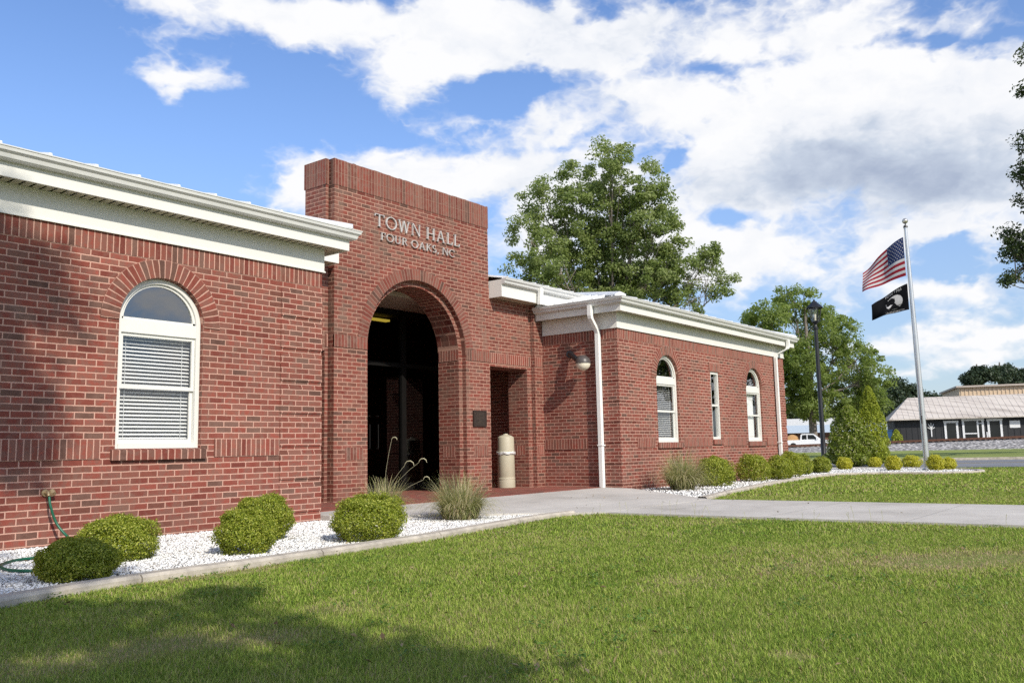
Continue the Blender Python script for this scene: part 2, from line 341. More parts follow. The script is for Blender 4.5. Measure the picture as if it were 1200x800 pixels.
CONIF = leafmat('conifer_leaf', [(0, (0.16, 0.21, 0.018)), (0.5, (0.33, 0.39, 0.034)), (1, (0.48, 0.52, 0.07))], 0.45, tcol=(0.36, 0.40, 0.04))
ORN = leafmat('ornamental_blade', [(0, (0.21, 0.25, 0.08)), (0.4, (0.38, 0.40, 0.16)), (0.7, (0.60, 0.53, 0.30)), (1, (0.74, 0.64, 0.43))], 0.5, tcol=(0.42, 0.42, 0.16))
BLADE = leafmat('grass_blade', [(0, (0.12, 0.21, 0.025)), (0.40, (0.325, 0.45, 0.064)), (0.66, (0.48, 0.54, 0.125)), (0.83, (0.45, 0.38, 0.17)), (1, (0.48, 0.37, 0.23))], 0.4, 0.6, 0.2)
def glassmat(name, tint, refl=1.0, base=0.04):
    mt, t = newmat(name)
    bf = t.n('ShaderNodeNewGeometry').outputs['Backfacing']
    fr = t.n('ShaderNodeFresnel', IOR=t.m('MULTIPLY_ADD', bf, -0.8333, 1.5))
    f = t.m('MULTIPLY_ADD', fr, refl, base, clamp=True)
    tr = t.n('ShaderNodeBsdfTransparent', Color=tint)
    gl = t.n('ShaderNodeBsdfGlossy', Color=(0.95, 0.97, 1.0), Roughness=0.015)
    finish(t, t.n('ShaderNodeMixShader', i0=f, i1=tr, i2=gl)); return mt
GLASS = glassmat('window_glass', (0.94, 0.95, 0.95), 1.3, 0.04)
LGLASS = glassmat('lunette_glass', (0.86, 0.88, 0.88), 1.6, 0.15)
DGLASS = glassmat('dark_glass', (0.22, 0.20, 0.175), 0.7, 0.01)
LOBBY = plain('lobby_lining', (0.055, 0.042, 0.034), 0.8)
def glow(name, col, s):
    mt, t = newmat(name)
    finish(t, t.n('ShaderNodeEmission', Color=col, Strength=s)); return mt
TUBE = glow('lobby_light', (1.0, 0.80, 0.12), 1.6)

# ------------------------------------------------------------------ mesh builder
class MB:
    def __init__(s): s.v = []; s.f = []; s.uv = []; s.mi = []
    def face(s, pts, uv=None, mi=0):
        i = len(s.v); s.v += [tuple(p) for p in pts]; s.f.append(tuple(range(i, i+len(pts)))); s.uv.append(uv); s.mi.append(mi)
    def box(s, x0, x1, y0, y1, z0, z1, mi=0, skip=''):
        P = lambda x, y, z: (x, y, z)
        if 'f' not in skip: s.face([P(x0,y0,z0),P(x1,y0,z0),P(x1,y0,z1),P(x0,y0,z1)], None, mi)
        if 'b' not in skip: s.face([P(x1,y1,z0),P(x0,y1,z0),P(x0,y1,z1),P(x1,y1,z1)], None, mi)
        if 'l' not in skip: s.face([P(x0,y1,z0),P(x0,y0,z0),P(x0,y0,z1),P(x0,y1,z1)], None, mi)
        if 'r' not in skip: s.face([P(x1,y0,z0),P(x1,y1,z0),P(x1,y1,z1),P(x1,y0,z1)], None, mi)
        if 't' not in skip: s.face([P(x0,y0,z1),P(x1,y0,z1),P(x1,y1,z1),P(x0,y1,z1)], None, mi)
        if 'd' not in skip: s.face([P(x0,y1,z0),P(x1,y1,z0),P(x1,y0,z0),P(x0,y0,z0)], None, mi)
        return s
    def obox(s, c, ax, ay, az, mi=0):
        """oriented box: centre c, half-axis vectors"""
        c, ax, ay, az = Vector(c), Vector(ax), Vector(ay), Vector(az)
        q = lambda i, j, k: c + ax*i + ay*j + az*k
        for fc in (((-1,-1,-1),(1,-1,-1),(1,-1,1),(-1,-1,1)), ((1,1,-1),(-1,1,-1),(-1,1,1),(1,1,1)), ((-1,1,-1),(-1,-1,-1),(-1,-1,1),(-1,1,1)),
                   ((1,-1,-1),(1,1,-1),(1,1,1),(1,-1,1)), ((-1,-1,1),(1,-1,1),(1,1,1),(-1,1,1)), ((-1,1,-1),(1,1,-1),(1,-1,-1),(-1,-1,-1))):
            s.face([q(*a) for a in fc], None, mi)
        return s
    def tube(s, path, r, n=10, mi=0, caps=True):
        path = [Vector(p) for p in path]; rr = r if isinstance(r, (list, tuple)) else [r]*len(path)
        rings = []; prev = None
        for i, p in enumerate(path):
            d = (path[min(i+1, len(path)-1)] - path[max(i-1, 0)]).normalized()
            a = prev if prev is not None else (Vector((0,0,1)) if abs(d.z) < .9 else Vector((1,0,0)))
            a = (a - d*a.dot(d)).normalized(); b = d.cross(a); prev = a
            rings.append([p + (a*math.cos(2*math.pi*k/n) + b*math.sin(2*math.pi*k/n))*rr[i] for k in range(n)])
        for i in range(len(rings)-1):
            for k in range(n):
                s.face([rings[i][k], rings[i][(k+1)%n], rings[i+1][(k+1)%n], rings[i+1][k]], None, mi)
        if caps: s.face(rings[0][::-1], None, mi); s.face(rings[-1], None, mi)
        return s
    def lathe(s, prof, c=(0,0,0), n=20, mi=0):
        cx, cy, cz = c
        R = [[(cx+r*math.cos(2*math.pi*k/n), cy+r*math.sin(2*math.pi*k/n), cz+z) for k in range(n)] for r, z in prof]
        for i in range(len(R)-1):
            for k in range(n): s.face([R[i][k], R[i][(k+1)%n], R[i+1][(k+1)%n], R[i+1][k]], None, mi)
        return s
    def extr(s, poly, d, mi=0):
        """closed prism from a 3D polygon and a vector"""
        d = Vector(d); a = [Vector(p) for p in poly]; b = [p+d for p in a]; n = len(a)
        s.face(a[::-1], None, mi); s.face(b, None, mi)
        for i in range(n): s.face([a[i], a[(i+1)%n], b[(i+1)%n], b[i]], None, mi)
        return s
    def sweep(s, prof, path, nrm, mi=0, cap=True):
        """profile (out, up) along a horizontal polyline of (x,y,z); nrm: list of outward 2D normals per vertex (already mitred)"""
        R = [[(p[0]+q[0]*o, p[1]+q[1]*o, p[2]+u) for o, u in prof] for p, q in zip(path, nrm)]
        k = len(prof)
        for i in range(len(R)-1):
            for j in range(k): s.face([R[i][j], R[i][(j+1)%k], R[i+1][(j+1)%k], R[i+1][j]], None, mi)
        if cap: s.face(R[0][::-1], None, mi); s.face(R[-1], None, mi)
        return s
    def build(s, name, mats, parent=None, smooth=False, weld=False):
        me = bpy.data.meshes.new(name); me.from_pydata(s.v, [], s.f)
        for mm in (mats if isinstance(mats, (list, tuple)) else [mats]): me.materials.append(mm)
        me.polygons.foreach_set('material_index', s.mi)
        ul = me.uv_layers.new(name='UVMap'); data = np.zeros((len(me.loops), 2), np.float32)
        for p, uv in zip(me.polygons, s.uv):
            if uv is None:
                nx, ny, nz = (abs(q) for q in p.normal)
                for li in p.loop_indices:
                    co = me.vertices[me.loops[li].vertex_index].co
                    data[li] = (co.x, co.z) if ny >= nx and ny >= nz else ((co.y, co.z) if nx >= nz else (co.x, co.y))
            else:
                for li, q in zip(p.loop_indices, uv): data[li] = q
        ul.data.foreach_set('uv', data.ravel())
        if weld or smooth:
            import bmesh
            bm = bmesh.new(); bm.from_mesh(me); bmesh.ops.remove_doubles(bm, verts=bm.verts, dist=1e-5)
            if weld == 'n': bmesh.ops.recalc_face_normals(bm, faces=bm.faces)
            bm.to_mesh(me); bm.free()
        if smooth:
            me.polygons.foreach_set('use_smooth', [True]*len(me.polygons))
            try: me.set_sharp_from_angle(angle=math.radians(40))
            except Exception: pass
        o = bpy.data.objects.new(name, me); COL.objects.link(o)
        if parent is not None: o.parent = parent; o.matrix_parent_inverse = Matrix.Translation(-Vector(parent['_w'])) if '_w' in parent else Matrix.Identity(4)
        return o
def thing(name, loc, label, cat, group=None):
    o = bpy.data.objects.new(name, None); COL.objects.link(o); o.location = loc; o.empty_display_size = 0.3
    o['label'] = label; o['category'] = cat; o['_w'] = tuple(loc)
    if group: o['group'] = group
    return o
def sub(child, parent):
    """make an existing mesh a sub-part of a part whose own origin is the thing's origin frame"""
    child.parent = parent; child.matrix_parent_inverse = Matrix.Identity(4); return child
def tag(o, label, cat, group=None):
    o['label'] = label; o['category'] = cat
    if group: o['group'] = group
    return o
def struct(o, kind='structure'): o['kind'] = kind; return o
def copy_tree(o, parent=None):
    c = o.copy(); COL.objects.link(c); c.parent = parent
    for ch in list(o.children): copy_tree(ch, c)
    return c

def np_mesh(name, V, F4=None, F3=None, mat=None, rnd=None, parent=None, smooth=False):
    me = bpy.data.meshes.new(name); nv = len(V)
    n4 = 0 if F4 is None else len(F4); n3 = 0 if F3 is None else len(F3)
    me.vertices.add(nv); me.vertices.foreach_set('co', np.asarray(V, np.float32).ravel())
    loops = np.concatenate([a.ravel() for a in (F4, F3) if a is not None]).astype(np.int32)
    me.loops.add(len(loops)); me.loops.foreach_set('vertex_index', loops)
    st = np.concatenate([np.arange(n4)*4, n4*4 + np.arange(n3)*3]).astype(np.int32)
    me.polygons.add(n4+n3); me.polygons.foreach_set('loop_start', st)
    try: me.polygons.foreach_set('loop_total', np.concatenate([np.full(n4, 4), np.full(n3, 3)]).astype(np.int32))
    except Exception: pass
    if rnd is not None:
        a = me.attributes.new('rnd', 'FLOAT', 'POINT'); a.data.foreach_set('value', np.asarray(rnd, np.float32))
    me.update(calc_edges=True)
    if smooth: me.polygons.foreach_set('use_smooth', np.ones(n4+n3, bool))
    if mat: me.materials.append(mat)
    o = bpy.data.objects.new(name, me); COL.objects.link(o)
    if parent is not None: o.parent = parent
    return o
def unit(a): return a/np.maximum(np.linalg.norm(a, axis=1, keepdims=True), 1e-9)
def leaf_cloud(name, P, Nn, size, mat, r, parent=None, aspect=0.55, rnd=None, jit=0.8):
    n = len(P); nn = unit(Nn + r.normal(0, jit, (n, 3)))
    a = unit(np.cross(nn, r.normal(0, 1, (n, 3)))); b = np.cross(nn, a)
    s = size*(0.65 + 0.7*r.random((n, 1)))
    fold = nn*s*0.14
    V = np.stack([P - a*s*0.5, P + b*s*aspect*0.5 + fold, P + a*s*0.5, P - b*s*aspect*0.5 + fold], 1).reshape(-1, 3)
    F = np.arange(n*4).reshape(n, 4)
    F3 = np.concatenate([F[:, [0, 1, 2]], F[:, [0, 2, 3]]])
    q = r.random(n) if rnd is None else rnd
    return np_mesh(name, V, None, F3, mat, np.repeat(q, 4), parent)

# ================================================================== TOWN HALL
G0 = -0.86                                   # lawn level (the camera is the origin)
F = 8.9                                      # front face of the wings
XL, XR = 7.43, 14.88                         # inner corners of left and right wing
XE = 23.75
ZT = 2.372                                   # top of brick
HALL = thing('town_hall', (11.2, 10.8, G0), 'single-storey red brick town hall with arched entrance tower and white eaves', 'building')

def panel(mb, P, u0, u1, z0, z1, holes=(), depth=0.12, mi=0):
    """wall face between u0..u1, z0..z1 with openings; P(u, z, d) gives the point, d = depth into the wall.
       hole: (a, b, zb, zt, arched) - for an arch zt is the spring line"""
    xs = {u0, u1}; arcs = []
    for a, b, zb, zt, ar in holes:
        xs |= {a, b}
        if ar:
            R = (b-a)/2; xs |= {(a+b)/2 - R*math.cos(math.pi*k/24) for k in range(1, 24)}
    xs = sorted(xs)
    def top(h, x):
        a, b, zb, zt, ar = h
        if not ar: return zt
        R = (b-a)/2; return zt + math.sqrt(max(0, R*R - (x-(a+b)/2)**2))
    for i in range(len(xs)-1):
        a, b = xs[i], xs[i+1]; mid = (a+b)/2
        h = next((q for q in holes if q[0] < mid < q[1]), None)
        def quad(pa, pb, pc, pd):
            mb.face([P(*p, 0) for p in (pa, pb, pc, pd)], [pa, pb, pc, pd], mi)
        if h is None: quad((a, z0), (b, z0), (b, z1), (a, z1))
        else:
            if h[2] > z0 + 1e-6: quad((a, z0), (b, z0), (b, h[2]), (a, h[2]))
            if top(h, mid) < z1 - 1e-6: quad((a, top(h, a)), (b, top(h, b)), (b, z1), (a, z1))
            ta, tb = top(h, a), top(h, b)
            mb.face([P(a, ta, 0), P(a, ta, depth), P(b, tb, depth), P(b, tb, 0)], [(0, a), (depth, a), (depth, b), (0, b)] if h[4] else [(a, 0), (a, depth), (b, depth), (b, 0)], mi)
            if h[2] > z0 + 1e-6: mb.face([P(a, h[2], 0), P(b, h[2], 0), P(b, h[2], depth), P(a, h[2], depth)], [(a, 0), (b, 0), (b, depth), (a, depth)], mi)
    for h in holes:
        for x, sg in ((h[0], 1), (h[1], -1)):
            q = [(x, h[2], 0), (x, h[2], depth), (x, h[3], depth), (x, h[3], 0)]
            if sg < 0: q = q[::-1]
            mb.face([P(*p) for p in q], [(p[2]+0.1, p[1]) for p in q], mi)
PF = lambda y: (lambda u, z, d: (u, y+d, z))
PLs = lambda x: (lambda u, z, d: (x+d, u, z))          # wall facing -X, u is world y
PRs = lambda x: (lambda u, z, d: (x-d, u, z))          # wall facing +X
def ring(mb, xc, zs, r0, r1, y0, depth, legs=0.0, mi=0, n=40):
    """brick ring of an arch, standing proud of the wall: radial soldier bricks"""
    pts = [(xc-r0, zs-legs, xc-r1, zs-legs, 0.0)] if legs else []
    L = 0.0
    rm = (r0+r1)/2
    for k in range(n+1):
        t = math.pi*k/n; pts.append((xc-r0*math.cos(t), zs+r0*math.sin(t), xc-r1*math.cos(t), zs+r1*math.sin(t), legs+rm*t))
    if legs: pts.append((xc+r0, zs-legs, xc+r1, zs-legs, 2*legs+rm*math.pi))
    h = 0.2032; off = 0.004
    for A, B in zip(pts, pts[1:]):
        ia, oa = (A[0], y0, A[1]), (A[2], y0, A[3]); ib, ob = (B[0], y0, B[1]), (B[2], y0, B[3])
        mb.face([ia, ib, ob, oa], [(A[4], off), (B[4], off), (B[4], h-off), (A[4], h-off)], mi)
        mb.face([oa, ob, (ob[0], y0+depth, ob[2]), (oa[0], y0+depth, oa[2])], [(A[4], .03), (B[4], .03), (B[4], .03+depth), (A[4], .03+depth)], mi)
        mb.face([ib, ia, (ia[0], y0+depth, ia[2]), (ib[0], y0+depth, ib[2])], [(B[4], .03), (A[4], .03), (A[4], .03+depth), (B[4], .03+depth)], mi)
    for A, fl in ((pts[0], 0), (pts[-1], 1)):
        q = [(A[0], y0, A[1]), (A[2], y0, A[3]), (A[2], y0+depth, A[3]), (A[0], y0+depth, A[1])]
        mb.face(q if not fl else q[::-1], None, mi)
def strip(mb, u0, u1, z0, z1, P, proud=0.012, sold=True, ends=True, mi=0):
    """raised course band: soldier uv starts a fresh brick at z0"""
    uvq = [(u0, 0.003), (u1, 0.003), (u1, 0.2002), (u0, 0.2002)] if sold else None
    f = [P(u0, z0, -proud), P(u1, z0, -proud), P(u1, z1, -proud), P(u0, z1, -proud)]
    mb.face(f, uvq if sold else [(u0, z0), (u1, z0), (u1, z1), (u0, z1)], mi)
    mb.face([P(u0, z0, 0.02), P(u1, z0, 0.02), P(u1, z0, -proud), P(u0, z0, -proud)], [(u0, 0.02), (u1, 0.02), (u1, 0.05), (u0, 0.05)], mi)
    mb.face([P(u0, z1, -proud), P(u1, z1, -proud), P(u1, z1, 0.02), P(u0, z1, 0.02)], [(u0, 0.02), (u1, 0.02), (u1, 0.05), (u0, 0.05)], mi)
    for u in (u0, u1): mb.face([P(u, z0, -proud), P(u, z0, 0.02), P(u, z1, 0.02), P(u, z1, -proud)], [(0.02, 0.02), (0.05, 0.02), (0.05, 0.2), (0.02, 0.2)], mi)

# ---- windows -------------------------------------------------------------
WZ = 0.10; WS = 1.47; WH = 0.50                  # sill, spring line, half width
def arch_window(xc, y, blind, label=None):
    a, b = xc-WH, xc+WH; yf = y+0.085
    mb = MB()
    fw = 0.055
    # outer frame: jambs, sill, arched head
    mb.box(a+.003, a+fw, yf-.03, yf+.06, WZ+.003, WS); mb.box(b-fw, b-.003, yf-.03, yf+.06, WZ+.003, WS)
    mb.box(a+fw, b-fw, yf-.04, yf+.06, WZ+.003, WZ+.06)
    mb.box(a+fw, b-fw, yf-.025, yf+.06, WS-.125, WS+.02)                     # transom between sash and lunette
    n = 32; r1 = WH-.003; r0 = WH-fw
    for k in range(n):
        t0, t1 = math.pi*k/n, math.pi*(k+1)/n
        p = lambda r, t, yy: (xc-r*math.cos(t), yy, WS+r*math.sin(t))
        mb.face([p(r0,t0,yf-.03), p(r0,t1,yf-.03), p(r1,t1,yf-.03), p(r1,t0,yf-.03)])
        mb.face([p(r0,t1,yf-.03), p(r0,t0,yf-.03), p(r0,t0,yf+.06), p(r0,t1,yf+.06)])
        r2 = r0-.028
        mb.face([p(r2,t0,yf-.004), p(r2,t1,yf-.004), p(r0,t1,yf-.004), p(r0,t0,yf-.004)])
        mb.face([p(r2,t1,yf-.004), p(r2,t0,yf-.004), p(r2,t0,yf+.03), p(r2,t1,yf+.03)])
    mb.box(a+fw, b-fw, yf-.004, yf+.03, WS+.02, WS+.045)
    w = mb.build('window', WHITE, HALL)
    if label: w['label'] = label
    gl = MB(); pts = [(xc-r0*math.cos(math.pi*k/n), yf+.012, WS+r0*math.sin(math.pi*k/n)) for k in range(n+1)]
    gl.face(pts[::-1]); sub(gl.build('lunette_pane', LGLASS), w)
    x0, x1 = a+fw, b-fw; zb, zt = WZ+.06, WS-.125; zm = (zb+zt)/2+.01
    for nm, z0, z1, yy in (('sash', zm-.02, zt, yf-.004), ('sash', zb, zm+.02, yf+.022)):
        s = MB(); t = .036
        s.box(x0+.002, x0+t, yy, yy+.024, z0, z1); s.box(x1-t, x1-.002, yy, yy+.024, z0, z1)
        s.box(x0+t, x1-t, yy, yy+.024, z0, z0+t+.004); s.box(x0+t, x1-t, yy, yy+.024, z1-t, z1)
        so_ = sub(s.build('sash', WHITE), w)
        g = MB(); g.face([(x0+t, yy+.014, z0+t), (x1-t, yy+.014, z0+t), (x1-t, yy+.014, z1-t), (x0+t, yy+.014, z1-t)]); sub(g.build('pane', GLASS), w)
    yb = yf+.10
    if blind in ('closed', 'open'):
        s = MB(); tilt = math.radians(31 if blind == 'closed' else 17); hw = .023 if blind == 'closed' else .022
        z = zt-.06; st = 0.041 if blind == 'closed' else 0.041
        while z > zb+.02:
            dy, dz = hw*math.cos(tilt), hw*math.sin(tilt)
            q = [(x0+.005, yb-dy, z-dz), (x1-.005, yb-dy, z-dz), (x1-.005, yb+dy, z+dz), (x0+.005, yb+dy, z+dz)]
            s.face(q); s.face([(p[0], p[1]+.001, p[2]-.003) for p in q][::-1])
            z -= st
        for xx in (x0+.11, x1-.11): s.box(xx-.002, xx+.002, yb-.027, yb-.025, zb, zt)
        s.box(x0, x1, yb-.03, yb+.03, zt-.035, zt)
        s.box(x0+.005, x1-.005, yb-.012, yb+.012, zb+.002, zb+.018)
        sub(s.build('blind', BLIND), w)
    elif blind == 'shade':
        s = MB(); s.box(x0+.004, x1-.16, yb-.01, yb, zb, zt-.05); s.box(x0, x1, yb-.03, yb+.03, zt-.05, zt)
        sub(s.build('roller_shade', SHADEM), w)
    rl = MB(); rl.box(a-.05, b+.05, yf+.06, yf+.9, WZ-.05, WS+WH+.05, skip='f'); sub(rl.build('room_lining', DARKIN), w)
    sl_ = MB(); n_ = 14; wsl = (2*WH+.10)/n_
    sl_.face([(a-.05, y-.045, WZ-.118), (b+.05, y-.045, WZ-.118), (b+.05, y-.045, WZ-.012), (a-.05, y-.045, WZ-.012)], [(0, .03), (n_*.0677, .03), (n_*.0677, .17), (0, .17)])
    sl_.face([(a-.05, y-.045, WZ-.012), (b+.05, y-.045, WZ-.012), (b+.05, y+.03, WZ+.002), (a-.05, y+.03, WZ+.002)], [(0, .03), (n_*.0677, .03), (n_*.0677, .12), (0, .12)])
    sl_.face([(a-.05, y+.03, WZ-.118), (b+.05, y+.03, WZ-.118), (b+.05, y-.045, WZ-.118), (a-.05, y-.045, WZ-.118)], [(0, .03), (n_*.0677, .03), (n_*.0677, .12), (0, .12)])
    for x in (a-.05, b+.05): sl_.face([(x, y-.045, WZ-.118), (x, y+.03, WZ-.118), (x, y+.03, WZ-.012), (x, y-.045, WZ-.012)], [(.03, .03), (.05, .03), (.05, .15), (.03, .15)])
    sub(sl_.build('window_sill', BS), w)
    rg = MB(); ring(rg, xc, WS, WH+.004, WH+.207, y-.014, .03); sub(rg.build('brick_arch', BS), w)
    return w
def slit_window(xc, y):
    hw = .225; a, b = xc-hw, xc+hw; zt = 1.74; zb = WZ+.06; yf = y+.045; fw = .05
    mb = MB(); mb.box(a+.003, a+fw, yf-.03, yf+.06, zb, zt-.003); mb.box(b-fw, b-.003, yf-.03, yf+.06, zb, zt-.003)
    mb.box(a+fw, b-fw, yf-.035, yf+.06, zb, zb+.055); mb.box(a+fw, b-fw, yf-.03, yf+.06, zt-.055, zt-.003); mb.box(a+fw, b-fw, yf-.015, yf+.04, .93, .975)
    w = mb.build('window', WHITE, HALL); w['label'] = 'narrow slit window with flat brick head'
    g = MB(); g.face([(a+fw, yf+.014, zb+.05), (b-fw, yf+.014, zb+.05), (b-fw, yf+.014, zt-.05), (a+fw, yf+.014, zt-.05)]); sub(g.build('pane', GLASS), w)
    s = MB(); s.box(a+fw, xc+.02, yf+.09, yf+.10, zb+.05, zt-.05); sub(s.build('roller_shade', SHADEM), w)
    rl = MB(); rl.box(a-.03, b+.03, yf+.06, yf+.8, zb-.03, zt+.03, skip='f'); sub(rl.build('room_lining', DARKIN), w)
    rg = MB(); strip(rg, a-.07, b+.07, zt+.004, zt+.207, PF(y), .014); sub(rg.build('brick_lintel', BS), w)
    sl_ = MB(); strip(sl_, a-.03, b+.03, WZ-.06, WZ+.045, PF(y), .04); sub(sl_.build('window_sill', BS), w)
WL = 5.20; W1, W2, W3 = 16.93, 19.29, 21.62
HO = lambda xc: (xc-WH, xc+WH, WZ, WS, True)
arch_window(WL, F, 'closed', 'arched window with closed white slat blinds'); arch_window(0.4, F, 'closed')
arch_window(W1, F, 'open', 'arched window with open blinds beside the corner'); slit_window(W2, F); arch_window(W3, F, 'shade', 'arched window with plain white shade')

# ---- wing walls ----------------------------------------------------------
mb = MB()
panel(mb, PF(F), -6.0, XL, G0-.1, ZT, [HO(WL), HO(0.4)], .14)
panel(mb, PRs(XL), F, 11.6, G0-.1, ZT+.6)
mb.face([(-6, F, G0-.1), (-6, 20, G0-.1), (-6, 20, 2.6), (-6, F, 2.6)][::-1]); mb.face([(-6, 20, G0-.1), (XL, 20, G0-.1), (XL, 20, 2.6), (-6, 20, 2.6)][::-1])
mb.build('wing_wall', BR, HALL)
mb = MB()
panel(mb, PF(F), XR, XE, G0-.1, ZT, [HO(W1), (W2-.225, W2+.225, WZ+.06, 1.74, False), HO(W3)], .14)
panel(mb, PLs(XR), F, 11.6, G0-.1, ZT+.6)
mb.face([(XE, F, G0-.1), (XE, 20, G0-.1), (XE, 20, ZT), (XE, F, ZT)]); mb.face([(XR, 20, G0-.1), (XE, 20, G0-.1), (XE, 20, 2.6), (XR, 20, 2.6)][::-1])
mb.build('wing_wall', BR, HALL)
# soldier bands (sill height, frieze height) and quoins
CS = 0.06773
def band(u0, u1, z0, P, proud=.012): 
    q = MB(); strip(q, u0, u1, z0, z0+.2032, P, proud); q.build('brick_band', BS, HALL)
band(-6.0, WL-WH-.16, 0.0, PF(F)); band(WL+WH+.17, XL-.66, 0.0, PF(F))
band(-6.0, XL-.66, ZT-.2032, PF(F), .006); band(XL-.655, XL-.003, ZT-.2032, PF(F), .006)
band(XR+.66, W1-WH-.16, 0.0, PF(F)); band(W1+WH+.16, W2-.31, 0.0, PF(F)); band(W2+.31, W3-WH-.16, 0.0, PF(F)); band(W3+WH+.16, XE-.66, 0.0, PF(F))
band(XR+.003, XE, ZT-.2032, PF(F), .006); band(F+.02, 10.70, ZT-.2032, PLs(XR), .006)
band(F+.75, 10.70, 0.0, PLs(XR), .016)
def quoins(P, u0, u1):
    z = G0+.02+CS*2; k = 0
    while z + 5*CS < ZT-.22:
        q = MB(); strip(q, u0, u1, z, z+5*CS-.004, P, .013, False); q.build('brick_quoin', BR, HALL); z += 6*CS
quoins(PF(F), XL-.65, XL-.0005); quoins(PF(F), XR+.0005, XR+.65); quoins(PF(F), XE-.65, XE+.0005)
quoins(PLs(XR), F-.012, F+.55)

# ---- entrance tower ------------------------------------------------------
TX0, TX1 = 9.27, 13.215; TY = 10.8; TB = 10.9; TZ = 4.83; TC = 4.395
AX, AR, AZS = 11.246, 1.257, 1.80
mb = MB()
panel(mb, PF(TY), TX0, TX1, G0-.1, TZ, [(AX-AR, AX+AR, G0-.1, AZS, True)], .10)             # front panel, outer order
panel(mb, PF(TB), 9.17, 9.228, G0-.1, TZ); panel(mb, PF(11.02), 9.228, TX0, G0-.1, TZ-.05); panel(mb, PRs(9.228), TB, 11.02, G0-.1, TZ)
panel(mb, PF(TB), AX-AR-.02, AX+AR+.02, G0-.1, AZS+AR+.03, [(AX-AR+.095, AX+AR-.095, G0-.1, AZS, True)], .52)    # inner order
panel(mb, PLs(TX0), TY, 11.02, G0-.1, TZ); panel(mb, PLs(9.17), TB, 11.42, G0-.1, TZ)
mb.face([(TX1, TY, 1.5), (TX1, 11.42, 1.5), (TX1, 11.42, TZ), (TX1, TY, TZ)])
panel(mb, lambda u, z, d: (u, 11.42, z), 9.17, AX-AR+.095, G0-.1, TZ); panel(mb, lambda u, z, d: (u, 11.42, z), AX+AR-.095, TX1, G0-.1, TZ)
panel(mb, lambda u, z, d: (u, 11.42, z), AX-AR+.095, AX+AR-.095, AZS, TZ, [(AX-AR+.095, AX+AR-.095, AZS, AZS, True)], .001)
mb.build('entrance_tower', BRT, HALL)
cp = MB()
def capstrip(u0, u1, P, proud):
    for i in range(2):
        z0 = TC+i*(TZ-TC)/2; z1 = z0+(TZ-TC)/2
        cp.face([P(u0, z0, -proud), P(u1, z0, -proud), P(u1, z1, -proud), P(u0, z1, -proud)], [(u0, .003), (u1, .003), (u1, .2235), (u0, .2235)])
    cp.face([P(u0, TC, .02), P(u1, TC, .02), P(u1, TC, -proud), P(u0, TC, -proud)], [(u0, .03), (u1, .03), (u1, .07), (u0, .07)])
capstrip(TX0-.006, TX1+.010, PF(TY), .007); capstrip(9.158, 9.226, PF(TB), .010); capstrip(TB-.012, 11.44, PLs(9.17), .012); capstrip(TY-.007, TB-.012, PLs(TX0), .006)
capstrip(TY-.007, 11.44, PRs(TX1), .010)
cp.face([(9.158, 11.03, TZ), (TX1+.010, 11.03, TZ), (TX1+.010, 11.44, TZ), (9.158, 11.44, TZ)]); cp.face([(TX0-.006, TY-.007, TZ), (TX1+.010, TY-.007, TZ), (TX1+.010, 11.03, TZ), (TX0-.006, 11.03, TZ)]); cp.face([(9.158, TB-.010, TZ), (9.226, TB-.010, TZ), (9.226, 11.03, TZ), (9.158, 11.03, TZ)])
# uneven header bricks on the coping edge
r_ = random.Random(3); x = TX0-.012
while x < TX1-.02:
    w = .0677*r_.choice((1, 1, 2)); h = r_.uniform(.004, .016); cp.box(x+.003, min(x+w, TX1+.01)-.003, TY-.005, TY+.30, TZ+.001, TZ+h); x += w
cp.build('tower_coping', BST, HALL)
rg = MB(); ring(rg, AX, AZS, AR+.003, AR+.206, TY-.008, .02, .0, n=60); rg.build('brick_arch', BST, HALL)
for u0, u1 in ((TX0, AX-AR-.004), (AX+AR+.004, TX1)):
    q = MB(); strip(q, u0, u1, 1.713, 1.716+.2, PF(TY), .012); q.build('brick_band', BST, HALL)
    q = MB(); strip(q, u0+.24 if u0 == TX0 else u0+.2, u1-.1, -.10, .10, PF(TY), .004); q.build('brick_band', BST, HALL)
q = MB(); strip(q, TB+.003, 11.40, 1.713, 1.916, PLs(AX+AR-.095), .012); q.build('brick_band', BS, HALL)
q = MB(); strip(q, TB+.12, 11.32, -.10, .10, PLs(AX+AR-.095), .004); q.build('brick_band', BS, HALL)
q = MB(); strip(q, 9.172, 9.226, 1.713, 1.916, PF(TB), .010); q.build('brick_band', BS, HALL)

# ---- recessed walls with side openings -----------------------------------
DZ = 1.648
mb = MB()
panel(mb, PF(TY+.012), TX1+.001, 14.58, G0-.1, 3.2, [(TX1+.004, 14.44, G0-.1, DZ, False)], .50)
panel(mb, PF(10.72), 14.58, XR, G0-.1, 3.2); panel(mb, PLs(14.58), 10.72, 10.85, G0-.1, 3.2)
mb.build('recess_wall', BRT, HALL)
q = MB(); strip(q, TX1+.02, 14.577, 1.713, 1.916, PF(TY+.012), .006); q.build('brick_band', BS, HALL)
q = MB(); strip(q, 14.583, XR-.004, 1.713, 1.916, PF(10.72), .006); q.build('brick_band', BS, HALL)
q = MB(); strip(q, 14.60, XR-.004, -.10, .10, PF(10.72), .004); q.build('brick_band', BS, HALL)
q = MB(); strip(q, 10.90, 11.22, -.10, .10, PLs(14.44), .004); q.build('brick_band', BS, HALL)
mb = MB()
panel(mb, PF(TB), XL, 9.168, G0-.1, 3.2, [(7.9, 9.165, G0-.1, DZ, False)], .50)
mb.build('recess_wall', BRT, HALL)
